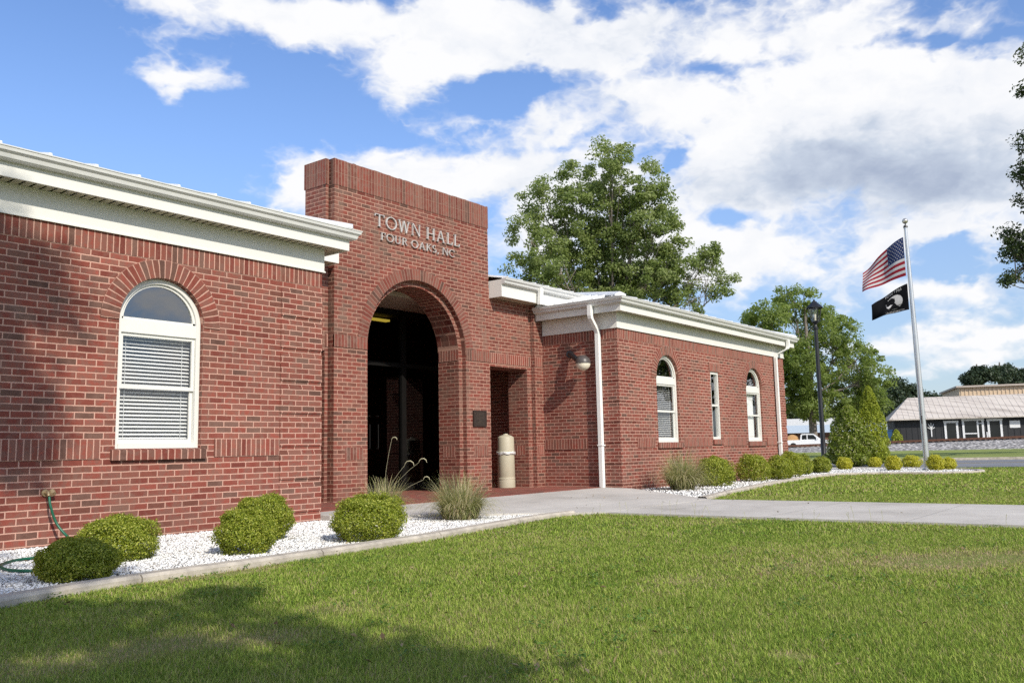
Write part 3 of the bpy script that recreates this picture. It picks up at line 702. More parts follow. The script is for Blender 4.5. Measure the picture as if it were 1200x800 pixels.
# dark entry behind: side walls, back wall, ceiling
for q in ([(XL, 11.6, G0-.1), (XL, 12.6, G0-.1), (XL, 12.6, 3.1), (XL, 11.6, 3.1)], [(XR, 12.6, G0-.1), (XR, 11.6, G0-.1), (XR, 11.6, 3.1), (XR, 12.6, 3.1)],
          [(13.8, 12.62, G0-.1), (XR, 12.62, G0-.1), (XR, 12.62, 3.1), (13.8, 12.62, 3.1)], [(XL, 12.62, G0-.1), (9.6, 12.62, G0-.1), (9.6, 12.62, 3.1), (XL, 12.62, 3.1)]):
    mb = MB(); mb.face(q); mb.build('entry_wall', BR, HALL)
mb = MB(); mb.box(XL, XR, 11.43, 12.66, 2.86, 2.95); mb.build('entry_ceiling', CEIL, HALL)
# dark storefront: frame, mullions, panes, lobby behind
SY = 12.55
mb = MB()
for x0, x1 in ((9.6, 9.68), (11.05, 11.13), (12.50, 12.62), (13.72, 13.8)): mb.box(x0, x1, SY-.05, SY+.05, -.76, 2.859)
for z0, z1 in ((-.76, -.60), (1.70, 1.78), (2.76, 2.859)):
    for x0, x1 in ((9.68, 11.05), (11.13, 12.50), (12.62, 13.72)): mb.box(x0, x1, SY-.045, SY+.045, z0, z1)
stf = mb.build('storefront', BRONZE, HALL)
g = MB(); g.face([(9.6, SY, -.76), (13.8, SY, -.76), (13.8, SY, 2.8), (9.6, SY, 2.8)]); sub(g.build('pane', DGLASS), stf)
hd = MB()
for x in (11.58, 11.80): hd.tube([(x, SY-.10, .10), (x, SY-.10, .55)], .010, 8); hd.box(x-.01, x+.01, SY-.10, SY-.05, .08, .10); hd.box(x-.01, x+.01, SY-.10, SY-.05, .70, .72)
sub(hd.build('door_handle', BRONZE), stf)
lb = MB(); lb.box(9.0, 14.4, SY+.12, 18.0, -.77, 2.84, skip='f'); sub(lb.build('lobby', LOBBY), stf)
tb = MB(); tb.box(11.9, 12.85, 13.2, 13.32, 2.74, 2.78); sub(tb.build('ceiling_lamp', TUBE), stf)

# ---- eaves ---------------------------------------------------------------
OH = 0.25; ZS = 2.678
def mitre(path, closed=False):
    """outward normals (to the right of travel is inside) for an axis-aligned polyline, outward = right-hand side rotated"""
    nn = []
    seg = []
    for a, b in zip(path, path[1:]):
        d = Vector((b[0]-a[0], b[1]-a[1])).normalized(); seg.append(Vector((d.y, -d.x)))
    for i in range(len(path)):
        if i == 0: q = seg[0]
        elif i == len(path)-1: q = seg[-1]
        else:
            q = seg[i-1]+seg[i]; q = q/ (q.dot(seg[i]))
        nn.append((q.x, q.y))
    return nn
GP = [(0, .0), (.055, .0), (.075, .018), (.085, .055), (.112, .078), (.118, .108), (.125, .112), (.125, .124), (.112, .124), (.108, .112), (.012, .112), (0, .118)]
def eaves(path, zs, back, fz=.14, gz=None, cap=True):
    """path: wall line (x, y) walked so that outside is on the right"""
    N = mitre(path)
    p3 = [(x, y, 0) for x, y in path]
    f = MB(); f.sweep([(.022, ZT+.001), (.022, zs), (-.05, zs), (-.05, ZT+.001)], p3, N); f.sweep([(.022, ZT+.001), (.034, ZT-.004), (.034, ZT+.016), (.022, ZT+.016)], p3, N, cap=True)
    f.build('frieze_board', WHITE, HALL)
    f = MB(); f.sweep([(OH, zs-.012), (OH, zs+.245), (OH-.03, zs+.245), (OH-.03, zs-.012)], p3, N); f.build('fascia_board', WHITE, HALL)
    s = MB()
    for i in range(len(path)-1):
        a = Vector(path[i]); b = Vector(path[i+1]); d = (b-a).normalized(); o = Vector(N[i] if i == 0 else (d.y, -d.x)); o = Vector((d.y, -d.x))
        Ls = (b-a).length; n = max(1, round(Ls/.10)); 
        for k in range(n):
            u0 = a+d*(Ls*k/n+.011); u1 = a+d*(Ls*(k+1)/n-.011)
            q = [(*(u0+o*.022), zs+.001), (*(u0+o*(OH-.03)), zs+.001), (*(u1+o*(OH-.03)), zs+.001), (*(u1+o*.022), zs+.001)]
            s.face(q)
        q = [(*(a+o*-.02-d*.0), zs+.05), (*(a+o*(OH-.03)), zs+.05), (*(b+o*(OH-.03)), zs+.05), (*(b+o*-.02), zs+.05)]
        s.face(q)
        if i > 0:      # corner return panel
            c = Vector(path[i]); n1 = Vector(N[i]); s.face([(*c, zs+.002), (*(c+n1*(OH-.03)), zs+.002), (*(c+o*(OH-.03)), zs+.002)]); 
            o2 = Vector((n1.x-o.x, n1.y-o.y)); s.face([(*c, zs+.002), (*(c+o2*(OH-.03)), zs+.002), (*(c+n1*(OH-.03)), zs+.002)])
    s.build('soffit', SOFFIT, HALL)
    g = MB(); g.sweep([(OH+o, zs+.132+u) for o, u in GP], p3, N); g.build('gutter', GUT, HALL)
lw = [(-6.3, F), (XL, F), (XL, 10.62)]
eaves(lw, ZS, 20)
rw = [(XR, 10.70), (XR, F), (XE, F), (XE, 14.0)]
eaves(rw, ZS, 20)
# hip roofs of the wings, standing seams running up from the eaves
ZE = ZS+.255
def hip_roof(x0, x1, y0, y1, slope=.25, ribs=.46):
    h = min(x1-x0, y1-y0)/2; zr = ZE+slope*h; t = .03
    mb = MB()
    A, B, C, Dd = (x0,y0,ZE), (x1,y0,ZE), (x1,y1,ZE), (x0,y1,ZE)
    if (y1-y0) < (x1-x0): R0, R1 = (x0+h, (y0+y1)/2, zr), (x1-h, (y0+y1)/2, zr)
    else: R0 = R1 = ((x0+x1)/2, (y0+y1)/2, zr); R0 = ((x0+x1)/2, y0+h, zr); R1 = ((x0+x1)/2, y1-h, zr)
    if (y1-y0) < (x1-x0): fs = [[A,B,R1,R0],[B,C,R1],[C,Dd,R0,R1],[Dd,A,R0]]
    else: fs = [[A,B,R0],[B,C,R1,R0],[C,Dd,R1],[Dd,A,R0,R1]]
    for f in fs: mb.face(f)
    for a, b in ((A,B),(B,C),(C,Dd),(Dd,A)): mb.face([(a[0],a[1],ZE-.03),(b[0],b[1],ZE-.03),b,a])
    rb = mb; rh = .055; rwid = .022
    x = x0+.18
    while x < x1-.1:
        L = min(x-x0, x1-x, h)
        if L > .15: rb.extr([(x-rwid, y0-.012, ZE), (x+rwid, y0-.012, ZE), (x+rwid*.6, y0-.012, ZE+rh), (x-rwid*.6, y0-.012, ZE+rh)], (0, L, L*slope))
        x += ribs
    y = y0+.18
    while y < y1-.1:
        L = min(y-y0, y1-y, h)
        for xx, sg in ((x0-.012, 1), (x1+.012, -1)):
            if L > .15: rb.extr([(xx, y-rwid, ZE), (xx, y+rwid, ZE), (xx, y+rwid*.6, ZE+rh), (xx, y-rwid*.6, ZE+rh)], (sg*L, 0, L*slope))
        y += ribs
    roof = mb.build('roof', ROOFM, HALL)
    hc = MB()
    for c, sx, sy in ((A,1,1),(B,-1,1),(C,-1,-1),(Dd,1,-1)):
        d = Vector((sx, sy, slope)).normalized(); sd = Vector((sx, -sy, 0)).normalized(); up = Vector((0, 0, 1))
        c0 = Vector(c)+Vector((-.015*sx, -.015*sy, .012)); e = c0+d*(h*1.41)
        w_ = .11; prof = lambda p: [p-sd*w_, p-sd*w_+up*.03, p+up*.085, p+sd*w_+up*.03, p+sd*w_]
        a, b = prof(c0), prof(e)
        for i in range(4): hc.face([a[i], a[i+1], b[i+1], b[i]])
        hc.face(a[::-1])
    sub(hc.build('hip_cap', ROOFM), roof)
hip_roof(-6.5, XL+OH+.02, F-OH-.02, 20.2); hip_roof(XR-OH-.02, XE+OH+.02, F-OH-.02, 20.2)
# higher eaves of the recess, left and right of the tower
def recess_eave(x0, x1, xend):
    z0, z1, y0 = 2.995, 3.235, 10.49
    f = MB(); f.box(x0, x1, y0, y0+.03, z0, z1+.10); f.box(min(xend, xend), xend+.03, y0+.03, 11.3, z0, z1+.10) if xend == x0 else f.box(xend-.03, xend, y0+.03, 11.3, z0, z1+.10)
    f.build('fascia_board', WHITE, HALL)
    s = MB(); s.box(x0+.001, min(x1, XR)-.001, y0+.031, 10.95, z0+.012, z0+.024); s.build('soffit', SOFFIT, HALL)
    N = [(0, -1), (0, -1)]
    g = MB(); g.sweep([(o+.002, z1+.005+u) for o, u in GP], [(x0, y0, 0), (x1, y0, 0)], N); g.build('gutter', GUT, HALL)
recess_eave(13.24, 16.2, 13.24); recess_eave(XL+.02, 9.10, 9.10)
mb = MB(); z1 = 3.362; XC = 16.2; XD = XL-1.3
for x0, x1, y0 in ((13.24, XC, 10.47), (XD, 9.10, 10.47), (9.10, 13.24, 11.45)):
    za, zb = z1+(y0-10.47)*.20, z1+(20-10.47)*.20
    mb.face([(x0, y0, za), (x1, y0, za), (x1, 20, zb), (x0, 20, zb)]); mb.face([(x0, y0, za-.03), (x1, y0, za-.03), (x1, y0, za), (x0, y0, za)])
mb.face([(XC, 10.47, z1-.4), (XC, 20, z1-.4), (XC, 20, z1+1.906), (XC, 10.47, z1)]); mb.face([(XD, 20, z1-.4), (XD, 10.47, z1-.4), (XD, 10.47, z1), (XD, 20, z1+1.906)])
mb.face([(XD, 20, z1-.4), (XC, 20, z1-.4), (XC, 20, z1+1.906), (XD, 20, z1+1.906)])
rb = mb; x = 13.42
while x < XC-.1: rb.extr([(x-.022, 10.46, z1), (x+.022, 10.46, z1), (x+.014, 10.46, z1+.05), (x-.014, 10.46, z1+.05)], (0, 9, 9*.20)); x += .46
mb.build('roof', ROOFM, HALL)
# downspouts
def spout(path, w=.04, d=.03, name='downspout'):
    mb = MB(); P = [Vector(p) for p in path]
    sec = []
    for i, p in enumerate(P):
        sec.append([(p.x-w, p.y-d, p.z), (p.x+w, p.y-d, p.z), (p.x+w, p.y+d, p.z), (p.x-w, p.y+d, p.z)])
    for a, b in zip(sec, sec[1:]):
        for k in range(4): mb.face([a[k], a[(k+1)%4], b[(k+1)%4], b[k]])
    mb.face(sec[0]); mb.face(sec[-1][::-1]); return mb.build(name, VINYL, HALL)
xg, yg = XR-OH-.075, 9.30
s1 = spout([(xg, yg, 2.83), (xg, yg, 2.62), (xg+.02, yg, 2.56), (XR-.11, yg, 2.36), (XR-.075, yg, 2.28), (XR-.075, yg, .06), (XR-.075, yg, -.77)], .045, .040)
st = MB(); st.box(XR-.13, XR+.0, yg-.055, yg+.055, .05, .075); sub(st.build('strap', VINYL), s1)
s2 = spout([(XE-.40, F-OH-.075, 2.83), (XE-.40, F-OH-.075, 2.66), (XE-.44, F-OH-.06, 2.58), (XE-.68, F-.09, 2.42), (XE-.72, F-.075, 2.33), (XE-.72, F-.075, -.82)], .045, .036)
st = MB(); st.box(XE-.78, XE-.66, F-.125, F, .05, .075); sub(st.build('strap', VINYL), s2)
spout([(14.42, 10.40, 3.30), (14.42, 10.40, 3.22), (14.42, 10.42, 2.96)], .05, .035)

# ---- raised serif lettering ---------------------------------------------
def letter(ch):
    """list of convex polygons in a cap-height-1 box; returns polys, width. Roman capitals: thick and thin strokes with serifs"""
    K, k, sf, sl = .090, .046, .034, .08
    P = []; R = lambda x0, x1, y0, y1: P.append([(x0,y0),(x1,y0),(x1,y1),(x0,y1)])
    def stem(x, w, y0=0, y1=1, bot=True, top=True):
        R(x-w/2, x+w/2, y0, y1)
        if bot: R(x-w/2-sl, x+w/2+sl, 0, sf)
        if top: R(x-w/2-sl, x+w/2+sl, 1-sf, 1)
    def dia(x0, x1, w, y0=0, y1=1): P.append([(x0-w/2,y0),(x0+w/2,y0),(x1+w/2,y1),(x1-w/2,y1)])
    def arc(cx, cy, rx, ry, a0, a1, thick=K, thin=k, n=22):
        q = []
        for i in range(n+1):
            a = math.radians(a0+(a1-a0)*i/n); w = thin+(thick-thin)*abs(math.cos(a)); q.append(((cx+rx*math.cos(a), cy+ry*math.sin(a)), (cx+(rx-w)*math.cos(a), cy+(ry-w)*math.sin(a))))
        for a, b in zip(q, q[1:]): P.append([a[0], b[0], b[1], a[1]])
    if ch == 'T': stem(.42, K, top=False); R(0, .84, 1-k, 1); R(0, .05, .80, 1); R(.79, .84, .80, 1); return P, .84
    if ch == 'O': arc(.50, .5, .50, .52, 0, 360, n=40); return P, 1.0
    if ch == 'W':
        dia(.30, .08, K, 0, 1); dia(.30, .52, k, 0, 1); dia(.76, .54, K, 0, 1); dia(.76, .98, k, 0, 1)
        for x in (.08, .98): R(x-.13, x+.13, 1-sf, 1)
        return P, 1.1
    if ch == 'N': stem(.12, k); stem(.78, k, bot=False); dia(.76, .14, K); return P, .90
    if ch == 'H': stem(.14, K); stem(.74, K); R(.14, .74, .47, .47+k); return P, .88
    if ch == 'A':
        dia(.12, .44, k); dia(.76, .44, K); R(.24, .64, .30, .30+k)
        for x in (.12, .78): R(x-.13, x+.13, 0, sf)
        return P, .90
    if ch == 'L': stem(.15, K); R(.15, .62, 0, k); R(.57, .62, 0, .24); return P, .62
    if ch == 'F': stem(.15, K); R(.15, .60, 1-k, 1); R(.55, .60, .78, 1); R(.15, .50, .48, .48+k); return P, .60
    if ch == 'U': stem(.15, K, .3, 1, bot=False); stem(.72, k, .3, 1, bot=False); arc(.425, .34, .345, .36, 180, 360); return P, .86
    if ch == 'R': stem(.15, K); arc(.30, .74, .32, .26, -90, 90); R(.15, .32, 1-k, 1); R(.15, .32, .48, .48+k); dia(.72, .36, K, 0, .50); return P, .78
    if ch == 'K': stem(.15, K); dia(.22, .62, k, .42, 1); dia(.72, .32, K, 0, .56); R(.50, .74, 1-sf, 1); return P, .78
    if ch == 'S': arc(.30, .745, .27, .265, 40, 270); arc(.30, .26, .29, .27, -140, 90); return P, .60
    if ch == 'C': arc(.50, .5, .50, .52, 48, 312, n=34); R(.78, .83, .74, .94); return P, .86
    if ch == ',': R(.05, .18, 0, .13); dia(.08, .13, .06, -.16, .02); return P, .24
def lettering(text, x0, x1, zb, cap, y):
    glyphs = [(c, None if c == ' ' else letter(c)) for c in text]
    sp = .16; tot = sum((.42 if g is None else g[1]+sp) for c, g in glyphs)-sp
    sx = (x1-x0)/tot; x = x0
    for c, g in glyphs:
        if g is None: x += .42*sx; continue
        mb = MB()
        for i, poly in enumerate(g[0]):
            ar = sum(p[0]*q[1]-q[0]*p[1] for p, q in zip(poly, poly[1:]+poly[:1]))
            if ar < 0: poly = poly[::-1]
            dy = .0007*(i % 7)
            mb.extr([(x+px*sx, y-.034-dy, zb+pz*cap) for px, pz in poly][::-1], (0, .033, 0))
        mb.build('letter', LETTER, HALL); x += (g[1]+sp)*sx
lettering('TOWN HALL', 10.14, 12.33, 3.866, .215, TY)
lettering('FOUR OAKS, NC', 10.28, 12.18, 3.640, .132, TY)
# plaque
pl = thing('plaque', (12.86, TY, .615), 'dark bronze plaque on the brick pier beside the arch', 'plaque')
mb = MB(); mb.box(12.67, 13.05, TY-.028, TY-.001, .463, .766); mb.build('plate', PLAQ, pl)
mb = MB()
for a in ((12.67, 13.05, .463, .478), (12.67, 13.05, .751, .766), (12.67, 12.685, .478, .751), (13.035, 13.05, .478, .751)): mb.box(a[0], a[1], TY-.036, TY-.0285, a[2], a[3])
mb.build('rim', PLAQ, pl)
mb = MB(); r_ = random.Random(5)
for i in range(9):
    w = r_.uniform(.05, .13); z = .725-.026*i; mb.box(12.86-w, 12.86+w, TY-.032, TY-.0285, z-.005, z+.005)
mb.build('raised_line', plain('plaque_raised', (0.09, 0.07, 0.055), 0.4, 0.4), pl)

# ---- wall lamp on the return wall ---------------------------------------
lp = thing('wall_lamp', (XR, 9.98, 1.93), 'round globe wall lamp with dark top half on a black arm', 'lamp')
SCn = Vector((XR-.30, 9.52, 1.70))
mb = MB(); mb.tube([(XR, 10.02, 1.93), (XR-.05, 10.0, 1.93)], .075, 16); mb.tube([(XR-.04, 10.0, 1.93), (XR-.10, 9.95, 1.92), SCn+Vector((.10, .22, .10)), SCn+Vector((.05, .12, .03))], [.05, .055, .055, .035], 12); mb.build('arm', BLACK, lp, smooth=True)
R_ = .152
mb = MB(); mb.lathe([(R_*math.sin(math.pi*k/16), R_*math.cos(math.pi*k/16)) for k in range(0, 9)]+[(R_+.006, -.004), (R_+.006, -.014), (R_*.98, -.014)], SCn, 28); mb.build('cap', LAMPCAP, lp, smooth=True)
mb = MB(); mb.lathe([(R_*.975*math.cos(math.pi*k/20), -.014-R_*.95*math.sin(math.pi*k/20)) for k in range(0, 11)], SCn, 28); mb.build('globe', GLOBE, lp, smooth=True)

# ================================================================== GROUND
mb = MB(); mb.face([(-200, -200, G0), (600, -200, G0), (600, 500, G0), (-200, 500, G0)]); struct(mb.build('lawn', SOIL))
def poly_sheet(name, poly, z, mat, thick=.0, zf=None):
    from mathutils.geometry import tessellate_polygon
    P = [Vector((x, y, z if zf is None else zf(x, y))) for x, y in poly]
    mb = MB()
    for t in tessellate_polygon([[Vector((p.x, p.y, 0)) for p in P]]):
        q = [P[i] for i in t]
        if (q[1]-q[0]).cross(q[2]-q[0]).z < 0: q = q[::-1]
        mb.face(q)
    if thick:
        for a, b in zip(P, P[1:]+P[:1]): mb.face([a, b, b-Vector((0, 0, thick)), a-Vector((0, 0, thick))])
    return struct(mb.build(name, mat))
ZW = -.828
walk = [(9.92, 6.20), (9.92, -40), (12.95, -40), (12.95, 6.15)]
land = [(XL, 9.30), (XL, 8.72), (9.62, 6.50), (9.92, 6.20), (12.95, 6.15), (14.88, 8.70), (14.88, 9.30)]
poly_sheet('walk', walk, ZW, WALK, .06)
struct_l = poly_sheet('entrance_walk', land, 0, WALK, .08, lambda x, y: ZW+.003+(.066)*min(1, max(0, (y-6.2)/3.1)))
poly_sheet('porch_floor', [(XL, 9.30), (XR, 9.30), (XR, 12.6), (XL, 12.6)], -.752, BP, .05)
# kerb strips of the beds
lk = [(.2, 4.75), (1.2, 5.22), (2.30, 5.62), (3.0, 5.78), (3.6, 5.82), (4.3, 5.84), (5.2, 5.91), (6.32, 6.00), (7.3, 6.17), (8.3, 6.36), (9.0, 6.46), (9.62, 6.47)]
rk = [(13.05, 6.25), (14.4, 6.55), (15.78, 6.83), (17.7, 7.18), (19.6, 7.46), (22.0, 7.72), (23.4, 7.80), (24.6, 7.55), (25.2, 6.6), (25.4, 5.4), (26.2, 4.7), (27.4, 4.75), (28.6, 5.4), (30.0, 7.0), (30.4, 9.0), (29.8, 11.2), (27.5, 12.5), (24.4, 12.6)]
def smooth_path(P, n=4):
    out = []
    P = [Vector((*p, 0)) for p in P]
    for i in range(len(P)-1):
        p0, p1, p2, p3 = P[max(i-1, 0)], P[i], P[i+1], P[min(i+2, len(P)-1)]
        for k in range(n):
            t = k/n; out.append(0.5*((2*p1)+(p2-p0)*t+(2*p0-5*p1+4*p2-p3)*t*t+(3*p1-p0-3*p2+p3)*t**3))
    out.append(P[-1]); return [(p.x, p.y) for p in out]
def kerb(name, path, w, z0, z1, gap=1.55):
    mb = MB(); acc = 0
    N = []
    for i in range(len(path)):
        a, b = path[max(i-1, 0)], path[min(i+1, len(path)-1)]; d = Vector((b[0]-a[0], b[1]-a[1])).normalized(); N.append(Vector((-d.y, d.x)))
    for i in range(len(path)-1):
        a, b = Vector(path[i]), Vector(path[i+1]); L = (b-a).length
        ga = .0
        acc += L
        if acc > gap: acc = 0; ga = .012
        b2 = b-(b-a).normalized()*ga
        o0, o1 = N[i]*w, N[i+1]*w; ch = .02
        pr = lambda p, o: [(p.x, p.y, z0), (p.x, p.y, z1-ch), (*(p+o*.15), z1), (*(p+o*.9), z1), (*(p+o), z1-.01), (*(p+o), z0)]
        A, B = pr(a, o0), pr(b2, o1)
        for k in range(5): mb.face([A[k], B[k], B[k+1], A[k+1]])
        if ga: mb.face(B); mb.face(pr(b, o1)[::-1])
    mb.face(A)
    return struct(mb.build(name, CONC))
LKP = smooth_path(lk); RKP = smooth_path(rk)
kerb('bed_kerb', LKP, .15, G0-.05, ZW+.032); kerb('bed_kerb', RKP, .15, G0-.05, ZW+.03)
def offset(path, d):
    out = []
    for i in range(len(path)):
        a, b = path[max(i-1, 0)], path[min(i+1, len(path)-1)]; v = Vector((b[0]-a[0], b[1]-a[1])).normalized(); out.append((path[i][0]-v.y*d, path[i][1]+v.x*d))
    return out
LBED = offset(LKP, .10)+[(XL, 8.66), (XL, F-.001), (.2, F-.001)]
RBED = offset(RKP, .10)+[(XE, 12.6), (XE, F-.001), (XR, F-.001), (XR, 8.75)]
poly_sheet('gravel_bed', LBED, G0+.022, GRAVB); poly_sheet('gravel_bed', RBED, G0+.022, GRAVB)
def inside(P, poly):
    x, y = P[:, 0], P[:, 1]; c = np.zeros(len(P), bool); n = len(poly)
    for i in range(n):
        x0, y0 = poly[i]; x1, y1 = poly[(i+1) % n]
        if y0 == y1: continue
        c ^= ((y0 > y) != (y1 > y)) & (x < (x1-x0)*(y-y0)/(y1-y0)+x0)
    return c
def visible(P, margin=1.16):
    d = P[:, 0]*CF.x+P[:, 1]*CF.y; l = P[:, 0]*CR.x+P[:, 1]*CR.y
    return (d > .3) & (np.abs(l) < d*.585*margin+1.2)
def stones(name, poly, n, smin, smax, z, r):
    a = np.array(poly); lo, hi = a.min(0), a.max(0)
    P = lo+(hi-lo)*r.random((n, 2)); P = P[inside(P, poly) & visible(P)]; m_ = len(P)
    base = np.array([[1,0,0],[-1,0,0],[0,1,0],[0,-1,0],[0,0,1],[0,0,-1],[.62,.62,.3],[-.62,-.55,.35]], float)
    base = base[:6]; F3 = np.array([[0,2,4],[2,1,4],[1,3,4],[3,0,4],[2,0,5],[1,2,5],[3,1,5],[0,3,5]])
    q = r.normal(0, 1, (m_, 4)); q = q/np.linalg.norm(q, axis=1, keepdims=True); w, x, y, zz = q.T
    Rm = np.stack([1-2*(y*y+zz*zz), 2*(x*y-zz*w), 2*(x*zz+y*w), 2*(x*y+zz*w), 1-2*(x*x+zz*zz), 2*(y*zz-x*w), 2*(x*zz-y*w), 2*(y*zz+x*w), 1-2*(x*x+y*y)], 1).reshape(-1, 3, 3)
    V = base[None]*(.7+.6*r.random((m_, 6, 3)))*np.array([1.0, .75, .55])
    V = np.einsum('nij,nkj->nki', Rm, V); s = smin+(smax-smin)*r.random((m_, 1, 1))**1.5; V = V*s; V[:, :, 2] *= .75
    V += np.concatenate([P, z+s[:, 0]*.35], 1)[:, None, :]
    Fa = (np.arange(m_)[:, None, None]*6+F3[None]).reshape(-1, 3)
    o = np_mesh(name, V.reshape(-1, 3), None, Fa, STONE, np.repeat(r.random(m_), 6)); struct(o, 'stuff'); return o
stones('white_gravel', LBED, 90000, .008, .021, G0+.022, rng); stones('white_gravel', RBED, 26000, .016, .034, G0+.022, rng)

# ---- road, tracks, ground beyond ----------------------------------------
tv = Vector((.33, -.944)).normalized(); nv = Vector((-tv.y, tv.x))
def TN(s, n, z): p = nv*n+tv*s; return (p.x, p.y, z)
def tnbox(mb, s0, s1, n0, n1, z0, z1, mi=0):
    c = Vector(TN((s0+s1)/2, (n0+n1)/2, (z0+z1)/2)); a = tv*((s1-s0)/2); b = nv*((n1-n0)/2)
    mb.obox(c, (a.x, a.y, 0), (b.x, b.y, 0), (0, 0, (z1-z0)/2), mi); return mb
RN0, RN1 = 31.7, 43.6
mb = MB(); mb.face([TN(-120, RN0, G0+.012), TN(-120, RN1, G0+.012), TN(120, RN1, G0+.012), TN(120, RN0, G0+.012)][::-1]); struct(mb.build('road', ASPH))
for n0, n1 in ((RN1, RN1+.18),):
    mb = MB(); tnbox(mb, -120, 120, n0, n1, G0-.1, G0+.12); struct(mb.build('road_kerb', CONC))
mb = MB()
for n0 in (37.45, 37.75): mb.face([TN(-120, n0, G0+.017), TN(-120, n0+.11, G0+.017), TN(120, n0+.11, G0+.017), TN(120, n0, G0+.017)][::-1])
struct(mb.build('road_line', plain('yellow_line', (0.5, 0.36, 0.05), .8)))
mb = MB(); mb.face([TN(-120, 43.79, G0+.006), TN(-120, 96.5, G0+.006), TN(120, 96.5, G0+.006), TN(120, 43.79, G0+.006)][::-1]); struct(mb.build('grass_verge', plain('verge_grass', (0.215, 0.255, 0.075), 1.0, var=.22, scale=.5, bump=1.0, bscale=6, spec=.1)))
def tz(s): return -.40+.0190*(s+1.7)
mb = MB(); SS = [-60, 0, 20, 60, 110]
for a, b in zip(SS, SS[1:]):
    pr = lambda s: [TN(s, 95.6, G0-.02), TN(s, 101.6, tz(s)+.02), TN(s, 106.6, tz(s)+.02), TN(s, 109, tz(s)-.35), TN(s, 109, G0-.3)]
    A, B = pr(a), pr(b)
    for k in range(4): mb.face([A[k], B[k], B[k+1], A[k+1]][::-1])
struct(mb.build('railroad_ballast', BALL))
mb = MB()
for a, b in zip(SS, SS[1:]): mb.face([TN(a, 108.6, tz(a)-.34), TN(a, 330, tz(a)-.34), TN(b, 330, tz(b)-.34), TN(b, 108.6, tz(b)-.34)][::-1])
struct(mb.build('gravel_yard', plain('yard', (0.22, 0.20, 0.15), .95, var=.25, scale=.4)))
trk = thing('railroad_track', TN(10, 104, tz(10)), 'rusty railroad track on grey ballast beyond the road', 'track')
for n in (103.2, 104.65):
    mb = MB()
    for a, b in zip(SS, SS[1:]):
        for (w, z0, z1) in ((.075, .17, .20), (.02, .20, .30), (.04, .30, .36)):
            A = [TN(a, n-w, tz(a)+z0), TN(a, n+w, tz(a)+z0), TN(a, n+w, tz(a)+z1), TN(a, n-w, tz(a)+z1)]; B = [TN(b, n-w, tz(b)+z0), TN(b, n+w, tz(b)+z0), TN(b, n+w, tz(b)+z1), TN(b, n-w, tz(b)+z1)]
            for k in range(4): mb.face([A[k], A[(k+1)%4], B[(k+1)%4], B[k]])
    mb.build('rail', RUST, trk)
mb = MB(); s = -14.0
while s < 34: tnbox(mb, s, s+.23, 102.6, 105.2, tz(s)-.05, tz(s)+.17); s += .56
ti = mb.build('tie', plain('tie_wood', (0.075, 0.055, 0.045), .9, var=.3), trk); ti['kind'] = 'stuff'

# ---- black building across the tracks -----------------------------------
BZ = -.15
bb = thing('black_building', TN(24, 118, BZ), 'long black building with pale weathered metal roof and white door frames', 'building')
mb = MB(); tnbox(mb, 9.6, 44, 112, 122, BZ, 2.75); mb.build('wall', SIDING, bb)
mb = MB()
for s in np.arange(9.6, 44, .62): tnbox(mb, s-.02, s+.02, 111.965, 111.999, BZ, 2.72)
mb.build('batten', SIDING, bb)
mb = MB(); e0, e1, n0, n1 = 9.0, 44.6, 111.2, 122.8; zr, ze = 5.35, 2.66; nm = 117
A, B, C, Dd = TN(e0, n0, ze), TN(e1, n0, ze), TN(e1, n1, ze), TN(e0, n1, ze); R0, R1 = TN(11.7, nm, zr), TN(42, nm, zr)
for f in ([A, B, R1, R0], [B, C, R1], [C, Dd, R0, R1], [Dd, A, R0]): mb.face(f)
for a, b in ((A, B), (B, C), (C, Dd), (Dd, A)): mb.face([(a[0], a[1], ze-.14), (b[0], b[1], ze-.14), b, a])
mb.face([(*A[:2], ze-.14), (*Dd[:2], ze-.14), (*C[:2], ze-.14), (*B[:2], ze-.14)])
rf = mb.build('roof', OLDROOF, bb)
mb = MB(); s = 9.4
while s < 44.4:
    f = min(1, max(0, (s-e0)/2.7)); a = Vector(TN(s, n0-.02, ze)); b = Vector(TN(s, n0+(nm-n0)*f, ze+(zr-ze)*f)); w = tv*.03
    mb.extr([a-Vector((*w, 0)), a+Vector((*w, 0)), a+Vector((*w, .025)), a+Vector((-w.x, -w.y, .025))], b-a); s += .62
sub(mb.build('roof_seam', OLDROOF, bb), rf)
def door(s0, s1, zt, double=False):
    mb = MB(); w = .22
    tnbox(mb, s0, s0+w, 111.88, 111.99, BZ, zt-.24); tnbox(mb, s1-w, s1, 111.88, 111.99, BZ, zt-.24); tnbox(mb, s0-.06, s1+.06, 111.86, 111.99, zt-.24, zt)
    d = mb.build('door', TRIMW, bb)
    g = MB(); tnbox(g, s0+w, s1-w, 111.93, 111.98, BZ, zt-.24); sub(g.build('pane', CARGLASS, bb), d)
    if double:
        q = MB(); sm = s0+(s1-s0)*.72; tnbox(q, sm-.10, sm+.06, 111.90, 111.929, BZ, zt-.24); tnbox(q, s0+w, sm-.10, 111.91, 111.929, .75, .88); tnbox(q, sm+.06, s1-w, 111.90, 111.929, 1.9, 2.0); sub(q.build('door_leaf', TRIMW, bb), d)
door(14.85, 16.30, 2.32); door(16.72, 18.95, 2.50, True); door(19.30, 20.80, 2.42)
mb = MB(); tnbox(mb, 21.55, 22.6, 111.93, 111.99, 1.35, 2.15); mb.build('sign_board', TRIMW, bb)
mb = MB()
tnbox(mb, 13.42, 13.54, 111.90, 111.99, .55, 1.55)
for ds, dz in ((-.28, .30), (.0, .42), (.28, .30)):
    a = TN(13.48, 111.93, 1.45); b = TN(13.48+ds, 111.93, 1.45+dz+.25); mb.tube([a, b], .05, 6)
